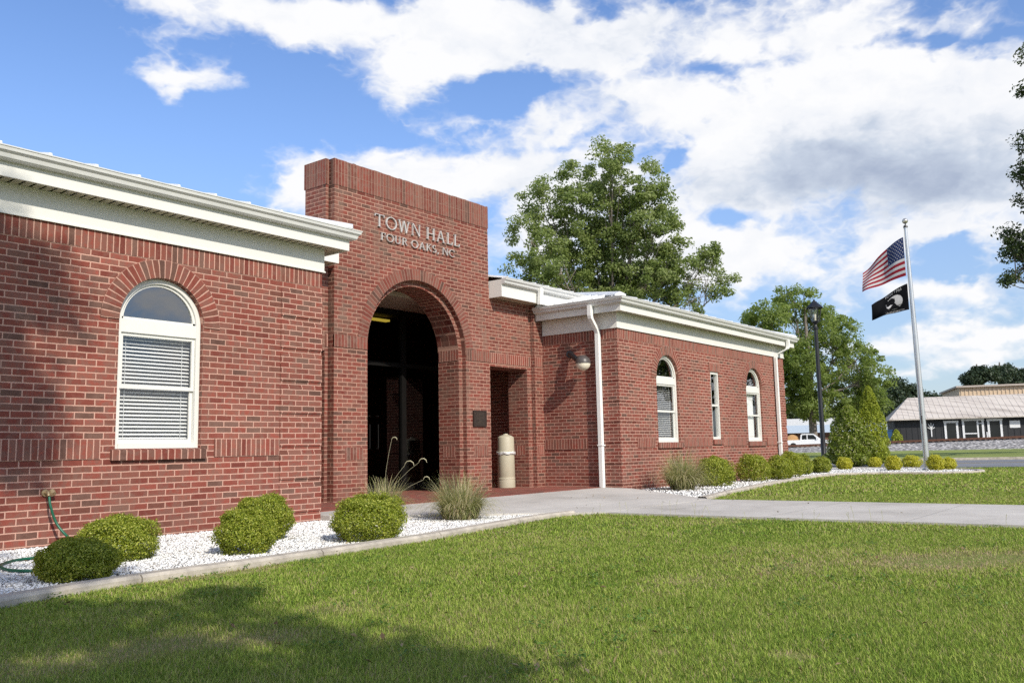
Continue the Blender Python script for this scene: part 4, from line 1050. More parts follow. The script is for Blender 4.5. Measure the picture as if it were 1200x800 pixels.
mb.tube([TN(13.1, 111.93, 1.62), TN(13.48, 111.93, 1.38), TN(13.86, 111.93, 1.62)], .05, 6)
mb.build('wall_ornament', TRIMW, bb)
for i, s in enumerate((19.12,)):
    mb = MB(); tnbox(mb, s-.05, s+.05, 111.4, 111.5, BZ, .95); mb.build('post', TRIMW, bb)
# tan metal shed behind it
bs_ = thing('metal_shed', TN(34, 138, BZ), 'tan corrugated metal building rising behind the black building', 'building')
mb = MB(); tnbox(mb, 20.0, 62, 134, 150, BZ, 7.25)
for s in np.arange(20.2, 62, .5): tnbox(mb, s, s+.16, 133.93, 133.998, BZ, 7.2)
mb.build('wall', BEIGE, bs_)
mb = MB(); tnbox(mb, 19.6, 62.4, 133.5, 150.4, 7.26, 7.5); mb.build('roof', plain('shed_roof', (0.42, 0.36, 0.31), .6), bs_)
# low building far left
lb_ = thing('low_building', TN(0, 164, BZ), 'long low brown building with pale blue metal roof', 'building')
mb = MB(); tnbox(mb, -26, 15.0, 160, 170, BZ-.3, 1.95); mb.build('wall', LOWWALL, lb_)
mb = MB(); A = [TN(-26.5, 159.2, 1.92), TN(-26.5, 165, 3.35), TN(-26.5, 170.8, 1.92)]; d = Vector(TN(42, 0, 0)); mb.extr(A, (d.x, d.y, 0)); mb.build('roof', LOWROOF, lb_)
mb = MB(); tnbox(mb, -10, 15, 171.5, 180, BZ, 4.7); mb.build('rear_wing', plain('pale_wall', (0.62, 0.62, 0.62), .6), lb_)
# blue bin
mb = MB(); tnbox(mb, 8.0, 9.4, 112.2, 113.6, BZ, 1.35); tnbox(mb, 7.95, 9.45, 112.15, 113.65, 1.351, 1.48); tag(mb.build('blue_bin', BLUE), 'blue bin beside the end of the black building', 'bin')

# ---- vehicles behind the tracks -----------------------------------------
def wheel(mb, s, n, z, r=.38, w=.24):
    c = Vector(TN(s, n, z)); d = Vector((nv.x, nv.y, 0))*w/2
    mb.tube([c-d, c-d*.9, c+d*.9, c+d], [r*.93, r, r, r*.93], 18)
def veh_profile(poly, n0, n1, mb, mi=0):
    a = [TN(s, n0, z) for s, z in poly]; d = nv*(n1-n0); mb.extr(a, (d.x, d.y, 0), mi)
vz = -.58
def pickup(s0, n0, mat, label):
    """nose towards +s"""
    t = thing('pickup_truck', TN(s0+2.7, n0+.9, vz), label, 'truck'); q = lambda L: [(s0+s, vz+z) for s, z in L]
    mb = MB(); veh_profile(q([(0, .45), (.25, .38), (5.4, .38), (5.52, .55), (5.5, .92), (4.2, 1.08), (0, 1.08)]), n0, n0+1.85, mb); body = mb.build('body', mat, t)
    mb = MB(); veh_profile(q([(1.75, 1.08), (1.85, 1.72), (2.1, 1.80), (3.1, 1.80), (3.35, 1.74), (4.15, 1.09)]), n0+.08, n0+1.77, mb); cab = mb.build('cab', mat, t)
    for poly in ([(1.95, 1.14), (2.0, 1.66), (2.50, 1.68), (2.50, 1.14)], [(2.62, 1.14), (2.62, 1.68), (3.25, 1.66), (3.75, 1.14)]):
        for nn in (n0+.06, n0+1.775):
            mb = MB(); veh_profile(q(poly), nn, nn+.012, mb); sub(mb.build('window', CARGLASS, t), cab)
    mb = MB(); a, b = q([(3.42, 1.70)])[0], q([(4.10, 1.13)])[0]
    w0, w1 = n0+.2, n0+1.65; mb.face([TN(a[0]+.03, w0, a[1]), TN(b[0]+.03, w0-.05, b[1]), TN(b[0]+.03, w1+.05, b[1]), TN(a[0]+.03, w1, a[1])]); sub(mb.build('windscreen', CARGLASS, t), cab)
    for s in (.95, 4.45):
        for nn in (n0+.10, n0+1.75): mb = MB(); wheel(mb, s0+s, nn, vz+.38); mb.build('wheel', RUBBER, t)
    for s, m_ in ((0, RUBBER), (5.5, RUBBER)): mb = MB(); tnbox(mb, s0+s-.06, s0+s+.06, n0+.02, n0+1.83, vz+.42, vz+.58); mb.build('bumper', POLE, t)
    for nn in (n0+.15, n0+1.45): mb = MB(); tnbox(mb, s0+5.47, s0+5.53, nn, nn+.28, vz+.72, vz+.88); mb.build('headlight', GLOBE, t)
    for nn in (n0-.14, n0+1.86): mb = MB(); tnbox(mb, s0+3.55, s0+3.68, nn, nn+.13, vz+1.12, vz+1.30); mb.build('mirror', mat, t)
    return t
pickup(-2.75, 109.6, CARW, 'white pickup truck with tan load parked beyond the tracks')
mb = MB(); n_ = 14
ridge = [(-2.7+1.72*k/n_, vz+1.08+.66*math.sin(math.pi*min(1, (k+.5)/n_*1.0))**.6) for k in range(n_+1)]
for (a, za), (b, zb) in zip(ridge, ridge[1:]):
    rows_a = [TN(a, 109.72, vz+1.0), TN(a, 110.0, (za+vz+1.1)/2+.08), TN(a, 110.5, za), TN(a, 111.0, (za+vz+1.1)/2+.08), TN(a, 111.3, vz+1.0)]
    rows_b = [TN(b, 109.72, vz+1.0), TN(b, 110.0, (zb+vz+1.1)/2+.08), TN(b, 110.5, zb), TN(b, 111.0, (zb+vz+1.1)/2+.08), TN(b, 111.3, vz+1.0)]
    for k in range(4): mb.face([rows_a[k], rows_b[k], rows_b[k+1], rows_a[k+1]])
tag(mb.build('mulch_load', MULCH, smooth=True), 'heap of tan mulch in the bed of the white pickup', 'load')
def suv(s0, n0, mat, label):
    t = thing('parked_car', TN(s0+2.2, n0+.9, vz), label, 'car'); q = lambda L: [(s0+s, vz+z) for s, z in L]
    mb = MB(); veh_profile(q([(0, .4), (4.4, .4), (4.5, .6), (4.4, .88), (3.2, 1.0), (0, 1.02)]), n0, n0+1.8, mb); mb.build('body', mat, t)
    mb = MB(); veh_profile(q([(.1, 1.0), (.35, 1.55), (.7, 1.66), (2.2, 1.66), (2.5, 1.58), (3.2, 1.0)]), n0+.1, n0+1.7, mb); cab = mb.build('cabin', mat, t)
    for poly in ([(.45, 1.06), (.62, 1.52), (1.3, 1.56), (1.3, 1.06)], [(1.42, 1.06), (1.42, 1.56), (2.25, 1.54), (2.85, 1.06)]):
        mb = MB(); veh_profile(q(poly), n0+.085, n0+.097, mb); sub(mb.build('window', CARGLASS, t), cab)
    for s in (.85, 3.6):
        for nn in (n0+.08, n0+1.7): mb = MB(); wheel(mb, s0+s, nn, vz+.35, .35); mb.build('wheel', RUBBER, t)
    for nn in (n0+.1, n0+1.45): mb = MB(); tnbox(mb, s0+4.42, s0+4.49, nn, nn+.25, vz+.66, vz+.80); mb.build('headlight', GLOBE, t)
suv(2.2, 113.2, CARG, 'dark grey car behind the white pickup and lamp post')

# ================================================================== PLANTS
def shrub(name, x, y, w, h, mat, label, cat, group, n, size, seed, shape='dome', stem=.06, loose=.0):
    r = np.random.default_rng(seed)
    t = thing(name, (x, y, G0+.02), label, cat, group)
    u = unit(r.normal(0, 1, (n, 3)))
    if shape == 'dome':
        u[:, 2] = np.where(u[:, 2] < -.62, -u[:, 2], u[:, 2])
        ph = r.random(9)*6.28
        lump = 1+.07*np.sin(u[:, 0]*5.1+ph[0])*np.cos(u[:, 1]*4.7+ph[1])+.05*np.sin(u[:, 2]*7+u[:, 0]*6+ph[2])+.035*np.sin(u[:, 0]*13+ph[3])*np.sin(u[:, 1]*12+ph[4])*np.sin(u[:, 2]*11+ph[5])
        nk = 260; ku = unit(r.normal(0, 1, (nk, 3))); kr = r.normal(0, .055, nk); kn = np.argmax(u@ku.T, 1); lump = lump+kr[kn]; kr = kr*(1+loose*10); u0 = u; u = unit(u+.035*r.normal(0, 1, (n, 3)))
        tw = r.random(n); rad = np.where(tw < .70, 1-.17*r.random(n)**1.3, .45+.45*r.random(n))*lump + np.where(r.random(n) < .12, .10*r.random(n), 0)
        P = u*rad[:, None]*np.array([w/2, w/2, h*.60]); P[:, 2] += h*.40; sk = np.clip(1-P[:, 2]/(h*.36), 0, 1); P[:, :2] *= (1-.16*sk)[:, None]
        nn = u
    else:       # cone
        zz = r.random(n)**1.35; ang = r.random(n)*2*math.pi
        ph = r.random(6)*6.28
        prof = (np.clip(zz/.10, 0, 1)**.5)*np.where(zz < .3, 1, np.clip((1-zz)/.7, 0, 1)**.60)
        lump = 1+.12*np.sin(ang*3+zz*9+ph[0])+.09*np.sin(ang*5-zz*14+ph[1])+.06*np.sin(ang*9+zz*31+ph[2])
        rad = prof*lump*np.where(r.random(n) < .75, 1-.2*r.random(n)**1.5, .4+.5*r.random(n))+.03*r.random(n)
        P = np.stack([np.cos(ang)*rad*w/2, np.sin(ang)*rad*w/2, zz*h], 1); nn = unit(np.stack([np.cos(ang), np.sin(ang), np.full(n, .45)], 1))
    rot = r.random()*6.28
    P += np.array([0, 0, .0])
    keep = P[:, 2] > .01; P, nn = P[keep], nn[keep]
    leaf_cloud('foliage', P, nn, size, mat, r, t, .62, jit=.75)
    mb = MB(); z0 = 0
    for k in range(5):
        a = 2*math.pi*k/5+rot; e = Vector((math.cos(a)*w*.18, math.sin(a)*w*.18, h*.62))
        mb.tube([(math.cos(a)*.02, math.sin(a)*.02, -.05), e*.5+Vector((0, 0, h*.05)), e], [.014, .010, .004], 6)
    o = mb.build('stem', TWIG); o.parent = t
    return t
GL = 'clipped round shrubs in the left white gravel bed'; GR_ = 'round shrubs along the right wing'
shrub('boxwood_shrub', 3.10, 6.33, .56, .285, BOX, 'dark green shaded shrub by the hose, nearest the camera', 'shrub', GL, 24000, .0165, 1)
shrub('boxwood_shrub', 3.84, 7.18, .64, .36, BOX, 'bright shrub just behind the dark shaded shrub', 'shrub', GL, 24000, .017, 2)
shrub('boxwood_shrub', 4.67, 6.58, .52, .385, BOX, 'smaller front shrub of the touching pair under the wall', 'shrub', GL, 20000, .017, 3)
shrub('boxwood_shrub', 5.50, 7.48, .62, .44, BOX, 'larger rear shrub of the touching pair under the wall', 'shrub', GL, 24000, .018, 4)
shrub('boxwood_shrub', 5.97, 6.44, .73, .44, BOX, 'big yellow-green round shrub standing alone before the entrance', 'shrub', GL, 28000, .018, 5)
RS = [(17.28, 8.06, .84, .58, 'shrub nearest the tan grass clump on the right bed'), (18.35, 8.60, .66, .60, 'shrub half hidden behind the first two shrubs of the right bed'),
      (19.75, 8.26, .80, .62, 'large dark round shrub below the slit window'), (20.85, 8.05, .68, .55, 'shrub in front of the last arched window'),
      (22.6, 8.42, .72, .64, 'shrub against the wall below the right downspout'), (24.25, 8.75, .66, .56, 'shrub at the far corner of the right wing'), (25.6, 8.65, .58, .46, 'small shrub at the foot of the black lamp post')]
for i, (x, y, w, h, lab) in enumerate(RS): shrub('boxwood_shrub', x, y, w, h, BOX, lab, 'shrub', GR_, 9000, .031, 20+i)
YS = [(28.85, 9.0, .50, .40, 'small golden shrub left of the cone-shaped shrub'), (30.6, 8.55, .45, .36, 'small golden shrub in front of the cone-shaped shrub'), (27.88, 7.26, .48, .44, 'small golden shrub between cone-shaped shrub and flagpole, on the left'),
      (31.0, 7.50, .64, .40, 'small golden shrub just left of the flagpole'), (27.8, 6.08, .48, .46, 'taller golden shrub just right of the flagpole'), (28.6, 5.9, .44, .36, 'rightmost golden shrub at the gravel tip')]
for i, (x, y, w, h, lab) in enumerate(YS): shrub('golden_shrub', x, y, w, h, GOLD, lab, 'shrub', 'small golden shrubs round the flagpole', 2600, .045, 40+i, loose=.16)
shrub('variegated_shrub', 33.2, 10.10, 1.62, 2.25, VARI, 'broad variegated shrub beside the lamp post, pale leaf flecks', 'shrub', None, 13000, .085, 50, 'cone')
shrub('conifer_shrub', 34.0, 9.55, 1.15, 2.95, CONIF, 'tall yellow-green cone-shaped shrub right of the variegated one', 'shrub', None, 16000, .065, 51, 'cone')
shrub('conifer_shrub', *TN(9.6, 110.6, 0)[:2], 1.6, 2.3, CONIF, 'small cone-shaped shrub at the corner of the black building', 'shrub', None, 900, .2, 52, 'cone')

def tuft(x, y, w, h, n, label, seed, width=.006, stalks=0):
    r = np.random.default_rng(seed); t = thing('ornamental_grass', (x, y, G0+.02), label, 'grass', 'clumps of ornamental grass in the gravel beds')
    S = 7; ang = r.random(n)*2*math.pi; L = h*(.55+1.05*r.random(n)); lean = (.15+1.15*r.random(n))
    b0 = np.stack([np.cos(ang), np.sin(ang)], 1)*(r.random((n, 1))**.5)*w*.22
    tt = np.linspace(0, 1, S)
    th = lean[:, None]*(.25+1.75*tt[None]**1.4)            # angle from vertical along the blade
    seg = L[:, None]/(S-1)
    rr = np.concatenate([np.zeros((n, 1)), np.cumsum(np.sin(th[:, 1:])*seg, 1)], 1); zz = np.concatenate([np.zeros((n, 1)), np.cumsum(np.cos(th[:, 1:])*seg, 1)], 1)
    zz = np.maximum(zz, .005)
    da = ang+r.normal(0, .5, n)
    C = np.stack([b0[:, :1]+np.cos(da)[:, None]*rr, b0[:, 1:]+np.sin(da)[:, None]*rr, zz], 2)
    wv = width*(1-.85*tt)[None, :, None]*(.6+.8*r.random((n, 1, 1))); sd = np.stack([-np.sin(da), np.cos(da), np.zeros(n)], 1)[:, None, :]
    V = np.stack([C-sd*wv, C+sd*wv], 2).reshape(n, S*2, 3)
    k = np.arange(S-1)*2; Fq = np.stack([k, k+1, k+3, k+2], 1); Fa = (np.arange(n)[:, None, None]*S*2+Fq[None]).reshape(-1, 4)
    np_mesh('blade', V.reshape(-1, 3), Fa, None, ORN, np.repeat(r.random(n), S*2), t)['kind'] = 'stuff'
    if stalks:
        for i, (px, py, hh, cl) in enumerate(stalks):
            mb = MB(); d = Vector((px, py, 0)).normalized() if (px or py) else Vector((1, 0, 0))
            P = [Vector((px*q*q, py*q*q, hh*q)) for q in (0, .3, .6, .85, 1)]
            R_ = .055*cl; c = P[-1]+d*R_
            P += [c+(-d*math.cos(a)+Vector((0, 0, 1))*math.sin(a))*R_ for a in (.5, 1.1, 1.8, 2.5, 3.2)]
            mb.tube(P, [.0019]*5+[.0035, .006, .008, .007, .003], 7); o = mb.build('seed_stalk', SEED); o.parent = t
    return t
sx = Vector((CR.x, CR.y))
tuft(8.62, 9.0, .9, .37, 800, 'grass clump with curled seed heads behind the round shrub', 61, .006,
     [(sx.x*.30, sx.y*.30, .66, 1.2), (sx.x*.12, sx.y*.12, 1.02, .7), (sx.x*.50, sx.y*.50, .70, 1.0), (sx.x*.56, sx.y*.56, .46, .8)])
tuft(8.30, 7.30, .95, .41, 1500, 'spreading green grass clump at the tip of the left bed', 62, .006)
tuft(15.75, 8.05, 1.0, .54, 1500, 'tan grass clump at the near corner of the right wing', 63, .008)

# ---- trees ---------------------------------------------------------------
def tree(name, base, lobes, mat, label, group, nclump, nleaf, lsize, trad, seed, clump_r, th=None, dens=.75):
    r = np.random.default_rng(seed); t = thing(name, base, label, 'tree', group); B = np.array(base, float)
    vol = np.array([l[3]*l[4]*l[5] for l in lobes])**.75; cnt = np.maximum(2, (nclump*vol/vol.sum())).astype(int)
    CP, CN = [], []
    for l, c in zip(lobes, cnt):
        u = unit(r.normal(0, 1, (c, 3))); rad = np.where(r.random(c) < dens, .70+.30*r.random(c), .25+.5*r.random(c))
        CP.append(np.array(l[:3])+u*rad[:, None]*np.array(l[3:6])); CN.append(u)
    CP, CN = np.concatenate(CP), np.concatenate(CN)
    nC = len(CP); k = np.repeat(np.arange(nC), nleaf); n = len(k)
    cr_ = clump_r*(.6+.8*r.random(nC))
    g = unit(r.normal(0, 1, (n, 3)))*(r.random((n, 1))**.45)*np.array([1.0, 1.0, .72])*cr_[k][:, None]
    P = CP[k]+g-B; nn = unit(CN[k]*.6+np.array([0, 0, .55])+unit(g)*.5)
    rnd = np.clip(.5*r.random(n)+.5*r.random(nC)[k], 0, 1)
    leaf_cloud('crown', P, nn, lsize, mat, r, t, .6, rnd, .7)
    cen = np.mean([l[:3] for l in lobes], 0); top = max(l[2]+l[5]*.4 for l in lobes)
    mb = MB(); hz = (min(l[2]-l[5] for l in lobes)) if th is None else th
    H = Vector((0, 0, hz-B[2])); tilt = Vector((*(cen[:2]-B[:2]), 0))
    mb.tube([(0, 0, -.2), (0, 0, .35), H*.5+tilt*.05, H+tilt*.2, Vector((tilt.x*.8, tilt.y*.8, (H.z+top-B[2])*.6)), Vector((tilt.x, tilt.y, top-B[2]))], [trad*1.5, trad*1.1, trad, trad*.85, trad*.4, trad*.06], 12)
    order = r.permutation(nC)
    for l in lobes:
        e = Vector(np.array(l[:3])-B); s0 = H*(.75+.35*r.random())+tilt*.2; mid = s0.lerp(e, .5)+Vector((0, 0, -.06*(e-s0).length))
        rr_ = trad*.38; mb.tube([s0, mid, e], [rr_, rr_*.6, rr_*.25], 7)
        d = np.linalg.norm(CP-np.array(l[:3]), axis=1); near = np.argsort(d)[:max(4, int(cnt.mean()))]
        for j in near[::2]:
            q = Vector(CP[j]-B); m2 = mid.lerp(e, r.random()); mb.tube([m2, m2.lerp(q, .5)+Vector(r.normal(0, .12, 3)*clump_r), q], [rr_*.22, rr_*.14, rr_*.05], 5)
    o = mb.build('trunk', BARK); o.parent = t
    return t
def at(px, py, d):
    a = CR*((px-600)/1025.5*d)+CU*((400-py)/1025.5*d)+CF*d; return a
def lobes_px(L, d, r, spread=.6, dep=None):
    out = []
    for x, y, rx, ry in L:
        k = d/1025.5; dd = d+r.uniform(-spread, spread)*max(rx, ry)*k*2
        c = at(x, y, dd); k = dd/1025.5; R = (rx+ry)/2*k; out.append((c.x, c.y, c.z, rx*k, rx*k, ry*k))
    return out
r1 = np.random.default_rng(3)
L1 = lobes_px([(716, 192, 30, 34), (752, 215, 32, 34), (676, 212, 30, 28), (640, 240, 34, 32), (622, 282, 30, 30), (618, 325, 28, 22), (690, 250, 50, 44), (770, 262, 34, 36), (722, 300, 62, 46), (655, 315, 40, 34), (796, 305, 34, 34),
               (832, 300, 24, 22), (850, 335, 20, 20), (790, 350, 46, 30), (715, 360, 70, 34), (640, 355, 40, 22), (745, 250, 40, 40), (705, 335, 50, 30), (680, 300, 44, 34), (760, 325, 40, 30)], 40, r1)
tree('oak_tree', (34.6, 21.0, G0), L1, OAK, 'large bushy oak tree rising behind the right wing roof', None, 740, 125, .13, .20, 101, .40, 4.6)
r2 = np.random.default_rng(4)
L2 = lobes_px([(930, 352, 28, 18), (900, 372, 30, 24), (955, 380, 34, 26), (985, 395, 26, 22), (905, 415, 34, 32), (950, 425, 44, 34), (1005, 420, 22, 20), (1025, 440, 20, 22), (990, 455, 36, 26), (925, 465, 36, 28), (1015, 470, 24, 20), (960, 475, 36, 18), (895, 470, 24, 34), (885, 395, 26, 30), (880, 445, 26, 40)], 128, r2)
tree('oak_tree', (*at(954, 520, 128).xy, -.5), L2, OAK2, 'spreading oak tree behind the black lamp post and white pickup', None, 640, 100, .38, .55, 102, 1.08, 7.0)
def small(cx, cy, rx, ry, d, n, seed):
    r = np.random.default_rng(seed); L = []
    for i in range(n):
        a = r.random()*6.28; q = r.random()**.5*.75; L.append((cx+rx*q*math.cos(a), cy+ry*q*math.sin(a), rx*(.28+.22*r.random()), ry*(.28+.22*r.random())))
    return lobes_px(L, d, r)
for i, (cx, cy, rx, ry, d, lab) in enumerate([(1060, 465, 26, 30, 170, 'dark green tree between the spreading oak and the black building'), (1036, 478, 20, 26, 160, 'dark tree partly behind the cone-shaped shrub'),
                                             (1098, 468, 16, 12, 185, 'small dark tree showing above the left end of the black roof'), (1012, 490, 26, 16, 185, 'low dark tree behind the pale blue roof'), (965, 488, 30, 14, 190, 'low dark tree behind the lamp post and brown building'), (915, 487, 26, 16, 195, 'low dark tree just right of the right wing corner')]):
    L = small(cx, cy, rx, ry, d, 7, 200+i); c = at(cx, 515, d)
    tree('woodland_tree', (c.x, c.y, -.5), L, PINE if i < 3 else DKLEAF, lab, 'dark trees behind the far buildings', 120, 90, .55, .4, 300+i, 1.6)
for i, (cx, cy, rx, ry, d, lab) in enumerate([(1148, 440, 20, 11, 190, 'flat-topped pine above the left end of the tan building'), (1176, 437, 16, 10, 200, 'middle pine above the tan building'), (1196, 442, 14, 12, 205, 'rightmost pine above the tan building')]):
    L = small(cx, cy, rx, ry, d, 8, 230+i); c = at(cx, 515, d)
    tree('pine_tree', (c.x, c.y, -.5), L, PINE, lab, 'pines behind the tan building', 90, 90, .55, .35, 330+i, 1.2)
# near tree at the right edge of the view
r5 = np.random.default_rng(8)
L5 = lobes_px([(1208, 68, 12, 10), (1222, 110, 26, 22), (1206, 170, 10, 10), (1225, 190, 28, 24), (1196, 215, 16, 16), (1210, 245, 20, 22), (1200, 285, 24, 24), (1182, 292, 16, 12), (1190, 325, 16, 14), (1230, 300, 30, 40), (1290, 120, 60, 60), (1320, 210, 80, 70), (1300, 310, 70, 50), (1400, 160, 90, 90), (1400, 290, 80, 60)], 47, r5)
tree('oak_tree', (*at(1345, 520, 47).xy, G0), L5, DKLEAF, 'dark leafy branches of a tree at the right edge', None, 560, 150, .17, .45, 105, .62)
# trees behind the camera whose crowns shade the lawn and the left wing
def shade_tree(x, y, zc, rad, seed, lab, n=7, ncl=130):
    r = np.random.default_rng(seed); L = []
    for i in range(n):
        u = r.normal(0, 1, 3); u /= np.linalg.norm(u); q = r.random()**.4*rad*.75
        L.append((x+u[0]*q, y+u[1]*q, zc+u[2]*q*.7, rad*.42, rad*.42, rad*.34))
    tree('shade_tree', (x, y, G0), L, DKLEAF, lab, 'trees behind the viewpoint', ncl, 110, .16, .25, seed+1, .5)
Lsh = [(-2.85, -4.0, 11.0, .72, .7, 1.15), (-2.6, -4.0, 11.6, .5, .5, .6), (-2.75, -4.1, 10.4, .5, .5, .7), (-2.0, -4.0, 5.9, .55, .5, .45), (-1.25, -4.0, 5.65, .45, .5, .38), (-2.7, -4.0, 6.3, .6, .5, .5), (-1.8, -3.9, 4.2, .8, .8, .7), (-3.7, -4.3, 10.6, .8, .8, 1.2), (-2.55, -4.0, 10.1, .40, .5, .5), (-2.0, -4.0, 7.2, .42, .5, .42), (-2.9, -4.2, 7.2, .7, .7, .8), (-2.1, -4.0, 4.9, .75, .8, .75), (-1.15, -4.0, 4.6, .62, .7, .55), (-.55, -4.0, 3.95, .45, .6, .42), (-2.9, -4.0, 5.2, .8, .8, .9), (-1.5, -4.0, 3.6, .7, .7, .5), (-3.6, -4.4, 8.8, .7, .7, .8)]
Lsh = [(l[0]+.11*min(12.9, (l[2]+.86)/.752), *l[1:]) for l in Lsh]
tree('shade_tree', (-3.3, -4.4, G0), Lsh, DKLEAF, 'slender leafy shade tree behind the viewpoint', None, 260, 120, .12, .14, 401, .34, 3.2)
for i, (x, y, hh) in enumerate([(62, -12, 15), (74, -26, 17), (58, -30, 14), (80, -10, 15)]):  # unseen trees added to darken reflections in the right wing windows
    rr = np.random.default_rng(500+i); Ls_ = [(x+rr.normal(0, 2.4), y+rr.normal(0, 2.4), hh*.62+rr.normal(0, 2.2), 3.4, 3.4, 3.0) for _ in range(8)]
    tree('reflected_tree', (x, y, G0), Ls_, DKLEAF, 'added dark trees, unseen, mirrored in the right wing windows', 'added trees across the road', 90, 60, .6, .4, 520+i, 1.5)


# ================================================================== LAWN GRASS
def blades(name, n_try, dmin, dmax, h0, h1, w, r, bald=True):
    d = dmin+(dmax-dmin)*r.random(n_try); lat = (r.random(n_try)*2-1)*(d*.585*1.25+1.8)
    f2 = np.array([CF.x, CF.y]); f2 = f2/np.linalg.norm(f2); r2_ = np.array([f2[1], -f2[0]])
    P = d[:, None]*f2+lat[:, None]*r2_
    keep = np.ones(n_try, bool)
    wl = [(9.90, 6.22), (9.90, -40), (12.98, -40), (12.98, 6.12), (14.9, 8.7), (14.9, 13), (XL, 13), (XL, 8.7)]
    for poly in (wl, LKP+[(XL, F), (XL, 30), (-6, 30), (-6, 4.0), (.2, 4.7)], RKP+[(XE, 12.6), (XE, 30), (XR, 30), (XR, 8.6)]): keep &= ~inside(P, poly)
    nn = P@np.array([nv.x, nv.y]); keep &= (nn < RN0-.32)
    # thinner in the worn places
    def spot(x, y, a, b): return np.exp(-(((P[:, 0]-x)/a)**2+((P[:, 1]-y)/b)**2))
    worn = spot(3.95, 5.70, .42, .10)*1.3+spot(6.9, 1.6, .50, .36)*.95+spot(7.4, 1.15, .45, .34)*.9+spot(6.2, 2.3, .6, .3)*.35+spot(5.2, 2.7, .5, .25)*.3+spot(2.3, 3.85, .28, .22)*.85+spot(2.65, 3.55, .22, .2)*.7+spot(3.4, 3.9, .3, .2)*.45+spot(3.62, 1.38, .06, .08)*1.2+spot(3.4, 1.85, .04, .05)*1.1+spot(1.8, 3.9, .3, .3)*.6+spot(9.3, 4.4, .5, .3)*.35
    ns = (np.sin(P[:, 0]*2.3+1.7*np.sin(P[:, 1]*1.9))+np.sin(P[:, 1]*3.1+1.3*np.sin(P[:, 0]*2.7)))*.25
    keep &= r.random(n_try) > worn*.85
    P, ns, worn, d = P[keep], ns[keep], worn[keep], d[keep]; n = len(P)
    a = r.random(n)*2*math.pi; hh = (h0+(h1-h0)*r.random(n)**1.5)*(1+.30*ns)*(1-.4*np.clip(worn, 0, 1)); ln = hh*(.35+1.25*r.random(n))
    dr = np.stack([np.cos(a), np.sin(a)], 1); sd = np.stack([-dr[:, 1], dr[:, 0]], 1)
    ww = w*(.6+.8*r.random(n))[:, None]
    b = np.concatenate([P, np.full((n, 1), G0-.004)], 1)
    mid = np.concatenate([P+dr*(ln*.35)[:, None], (G0+hh*.6)[:, None]], 1); tip = np.concatenate([P+dr*ln[:, None], (G0+hh)[:, None]], 1)
    s3 = np.concatenate([sd*ww, np.zeros((n, 1))], 1)
    V = np.stack([b-s3, b+s3, mid+s3*.8, mid-s3*.8, tip], 1)
    base = np.arange(n)[:, None]*5
    n2 = np.sin(P[:, 0]*.9+2*np.sin(P[:, 1]*.7+.5))*np.sin(P[:, 1]*1.1+1.5*np.sin(P[:, 0]*.8)); n3 = np.sin(P[:, 0]*6.1+2*np.sin(P[:, 1]*5.2))*np.sin(P[:, 1]*7.3+1.5*np.sin(P[:, 0]*4.8))
    q = np.clip(r.normal(.38, .28, n)+.13*ns+.12*n2+.10*n3+.95*np.clip(worn*(.55+.9*r.random(n)), 0, 1)+(r.random(n) < .06)*.4, 0, 1)
    o = np_mesh(name, V.reshape(-1, 3), base+np.array([[0, 1, 2, 3]]), base+np.array([[3, 2, 4]]), BLADE, np.repeat(q, 5)); struct(o, 'stuff')
    return o
blades('lawn_grass', 480000, 2.2, 5.2, .010, .032, .0013, rng); blades('lawn_grass', 390000, 5.2, 8.5, .011, .034, .0021, rng)
blades('lawn_grass', 330000, 8.5, 15, .013, .036, .0036, rng); blades('lawn_grass', 170000, 15, 32, .02, .05, .010, rng)
# stray seed stems along the walk
r = np.random.default_rng(77); n = 36
mbx = MB()
for i in range(n):
    x = 9.86-r.random()*.35; y = -1+7.2*r.random(); h = .10+.13*r.random(); dx, dy = r.normal(0, .03, 2)
    mbx.tube([(x, y, G0), (x+dx*.4, y+dy*.4, G0+h*.6), (x+dx, y+dy, G0+h)], [.0015, .0012, .002], 4)
struct(mbx.build('seed_stems', plain('seed_stem', (0.33, 0.34, 0.12), .8)), 'stuff')
# fallen leaves and clippings lying on lawn, gravel and walk
r = np.random.default_rng(78); n = 420
P = np.stack([2.5+22*r.random(n)**1.6, 1.0+7.6*r.random(n)], 1); P = P[visible(P)]; n = len(P)
inl = inside(P, LBED) | inside(P, RBED); onw = inside(P, walk+[(12.95, 6.15)]) | inside(P, land)
z = np.where(inl, G0+.045, np.where(onw, ZW+.045, G0+.035)); keep = ~(inside(P, [(XL, 8.9), (-6, 8.9), (-6, 30), (XL, 30)])) & ((r.random(n) < .35) | ~onw); P, z = P[keep], z[keep]; n = len(P)
struct(leaf_cloud('fallen_leaves', np.concatenate([P, z[:, None]], 1), np.tile([0, 0, 1.0], (n, 1)), .035, leafmat('dry_leaf', [(0, (0.10, 0.06, 0.03)), (0.6, (0.22, 0.14, 0.07)), (1, (0.40, 0.32, 0.17))], .2), r, None, .5, None, .35), 'stuff')
# low clover and broadleaf weeds in the turf
n = 150; c = np.stack([2.6+9*r.random(n)**1.3, .8+5.2*r.random(n)], 1); c = c[visible(c) & ~inside(c, LBED) & (c[:, 0] < 9.8)]; k = 26
P = np.repeat(c, k, 0)+r.normal(0, .045, (len(c)*k, 2)); P = P[~inside(P, LKP+[(XL, F), (.2, F)]) & (P[:, 0] < 9.9)]; n = len(P)
struct(leaf_cloud('clover', np.concatenate([P, (G0+.022+.02*r.random(n))[:, None]], 1), np.tile([0, 0, 1.0], (n, 1)), .016, leafmat('clover_leaf', [(0, (0.07, 0.15, 0.025)), (1, (0.17, 0.28, 0.05))], .4), r, None, .9, None, .5), 'stuff')

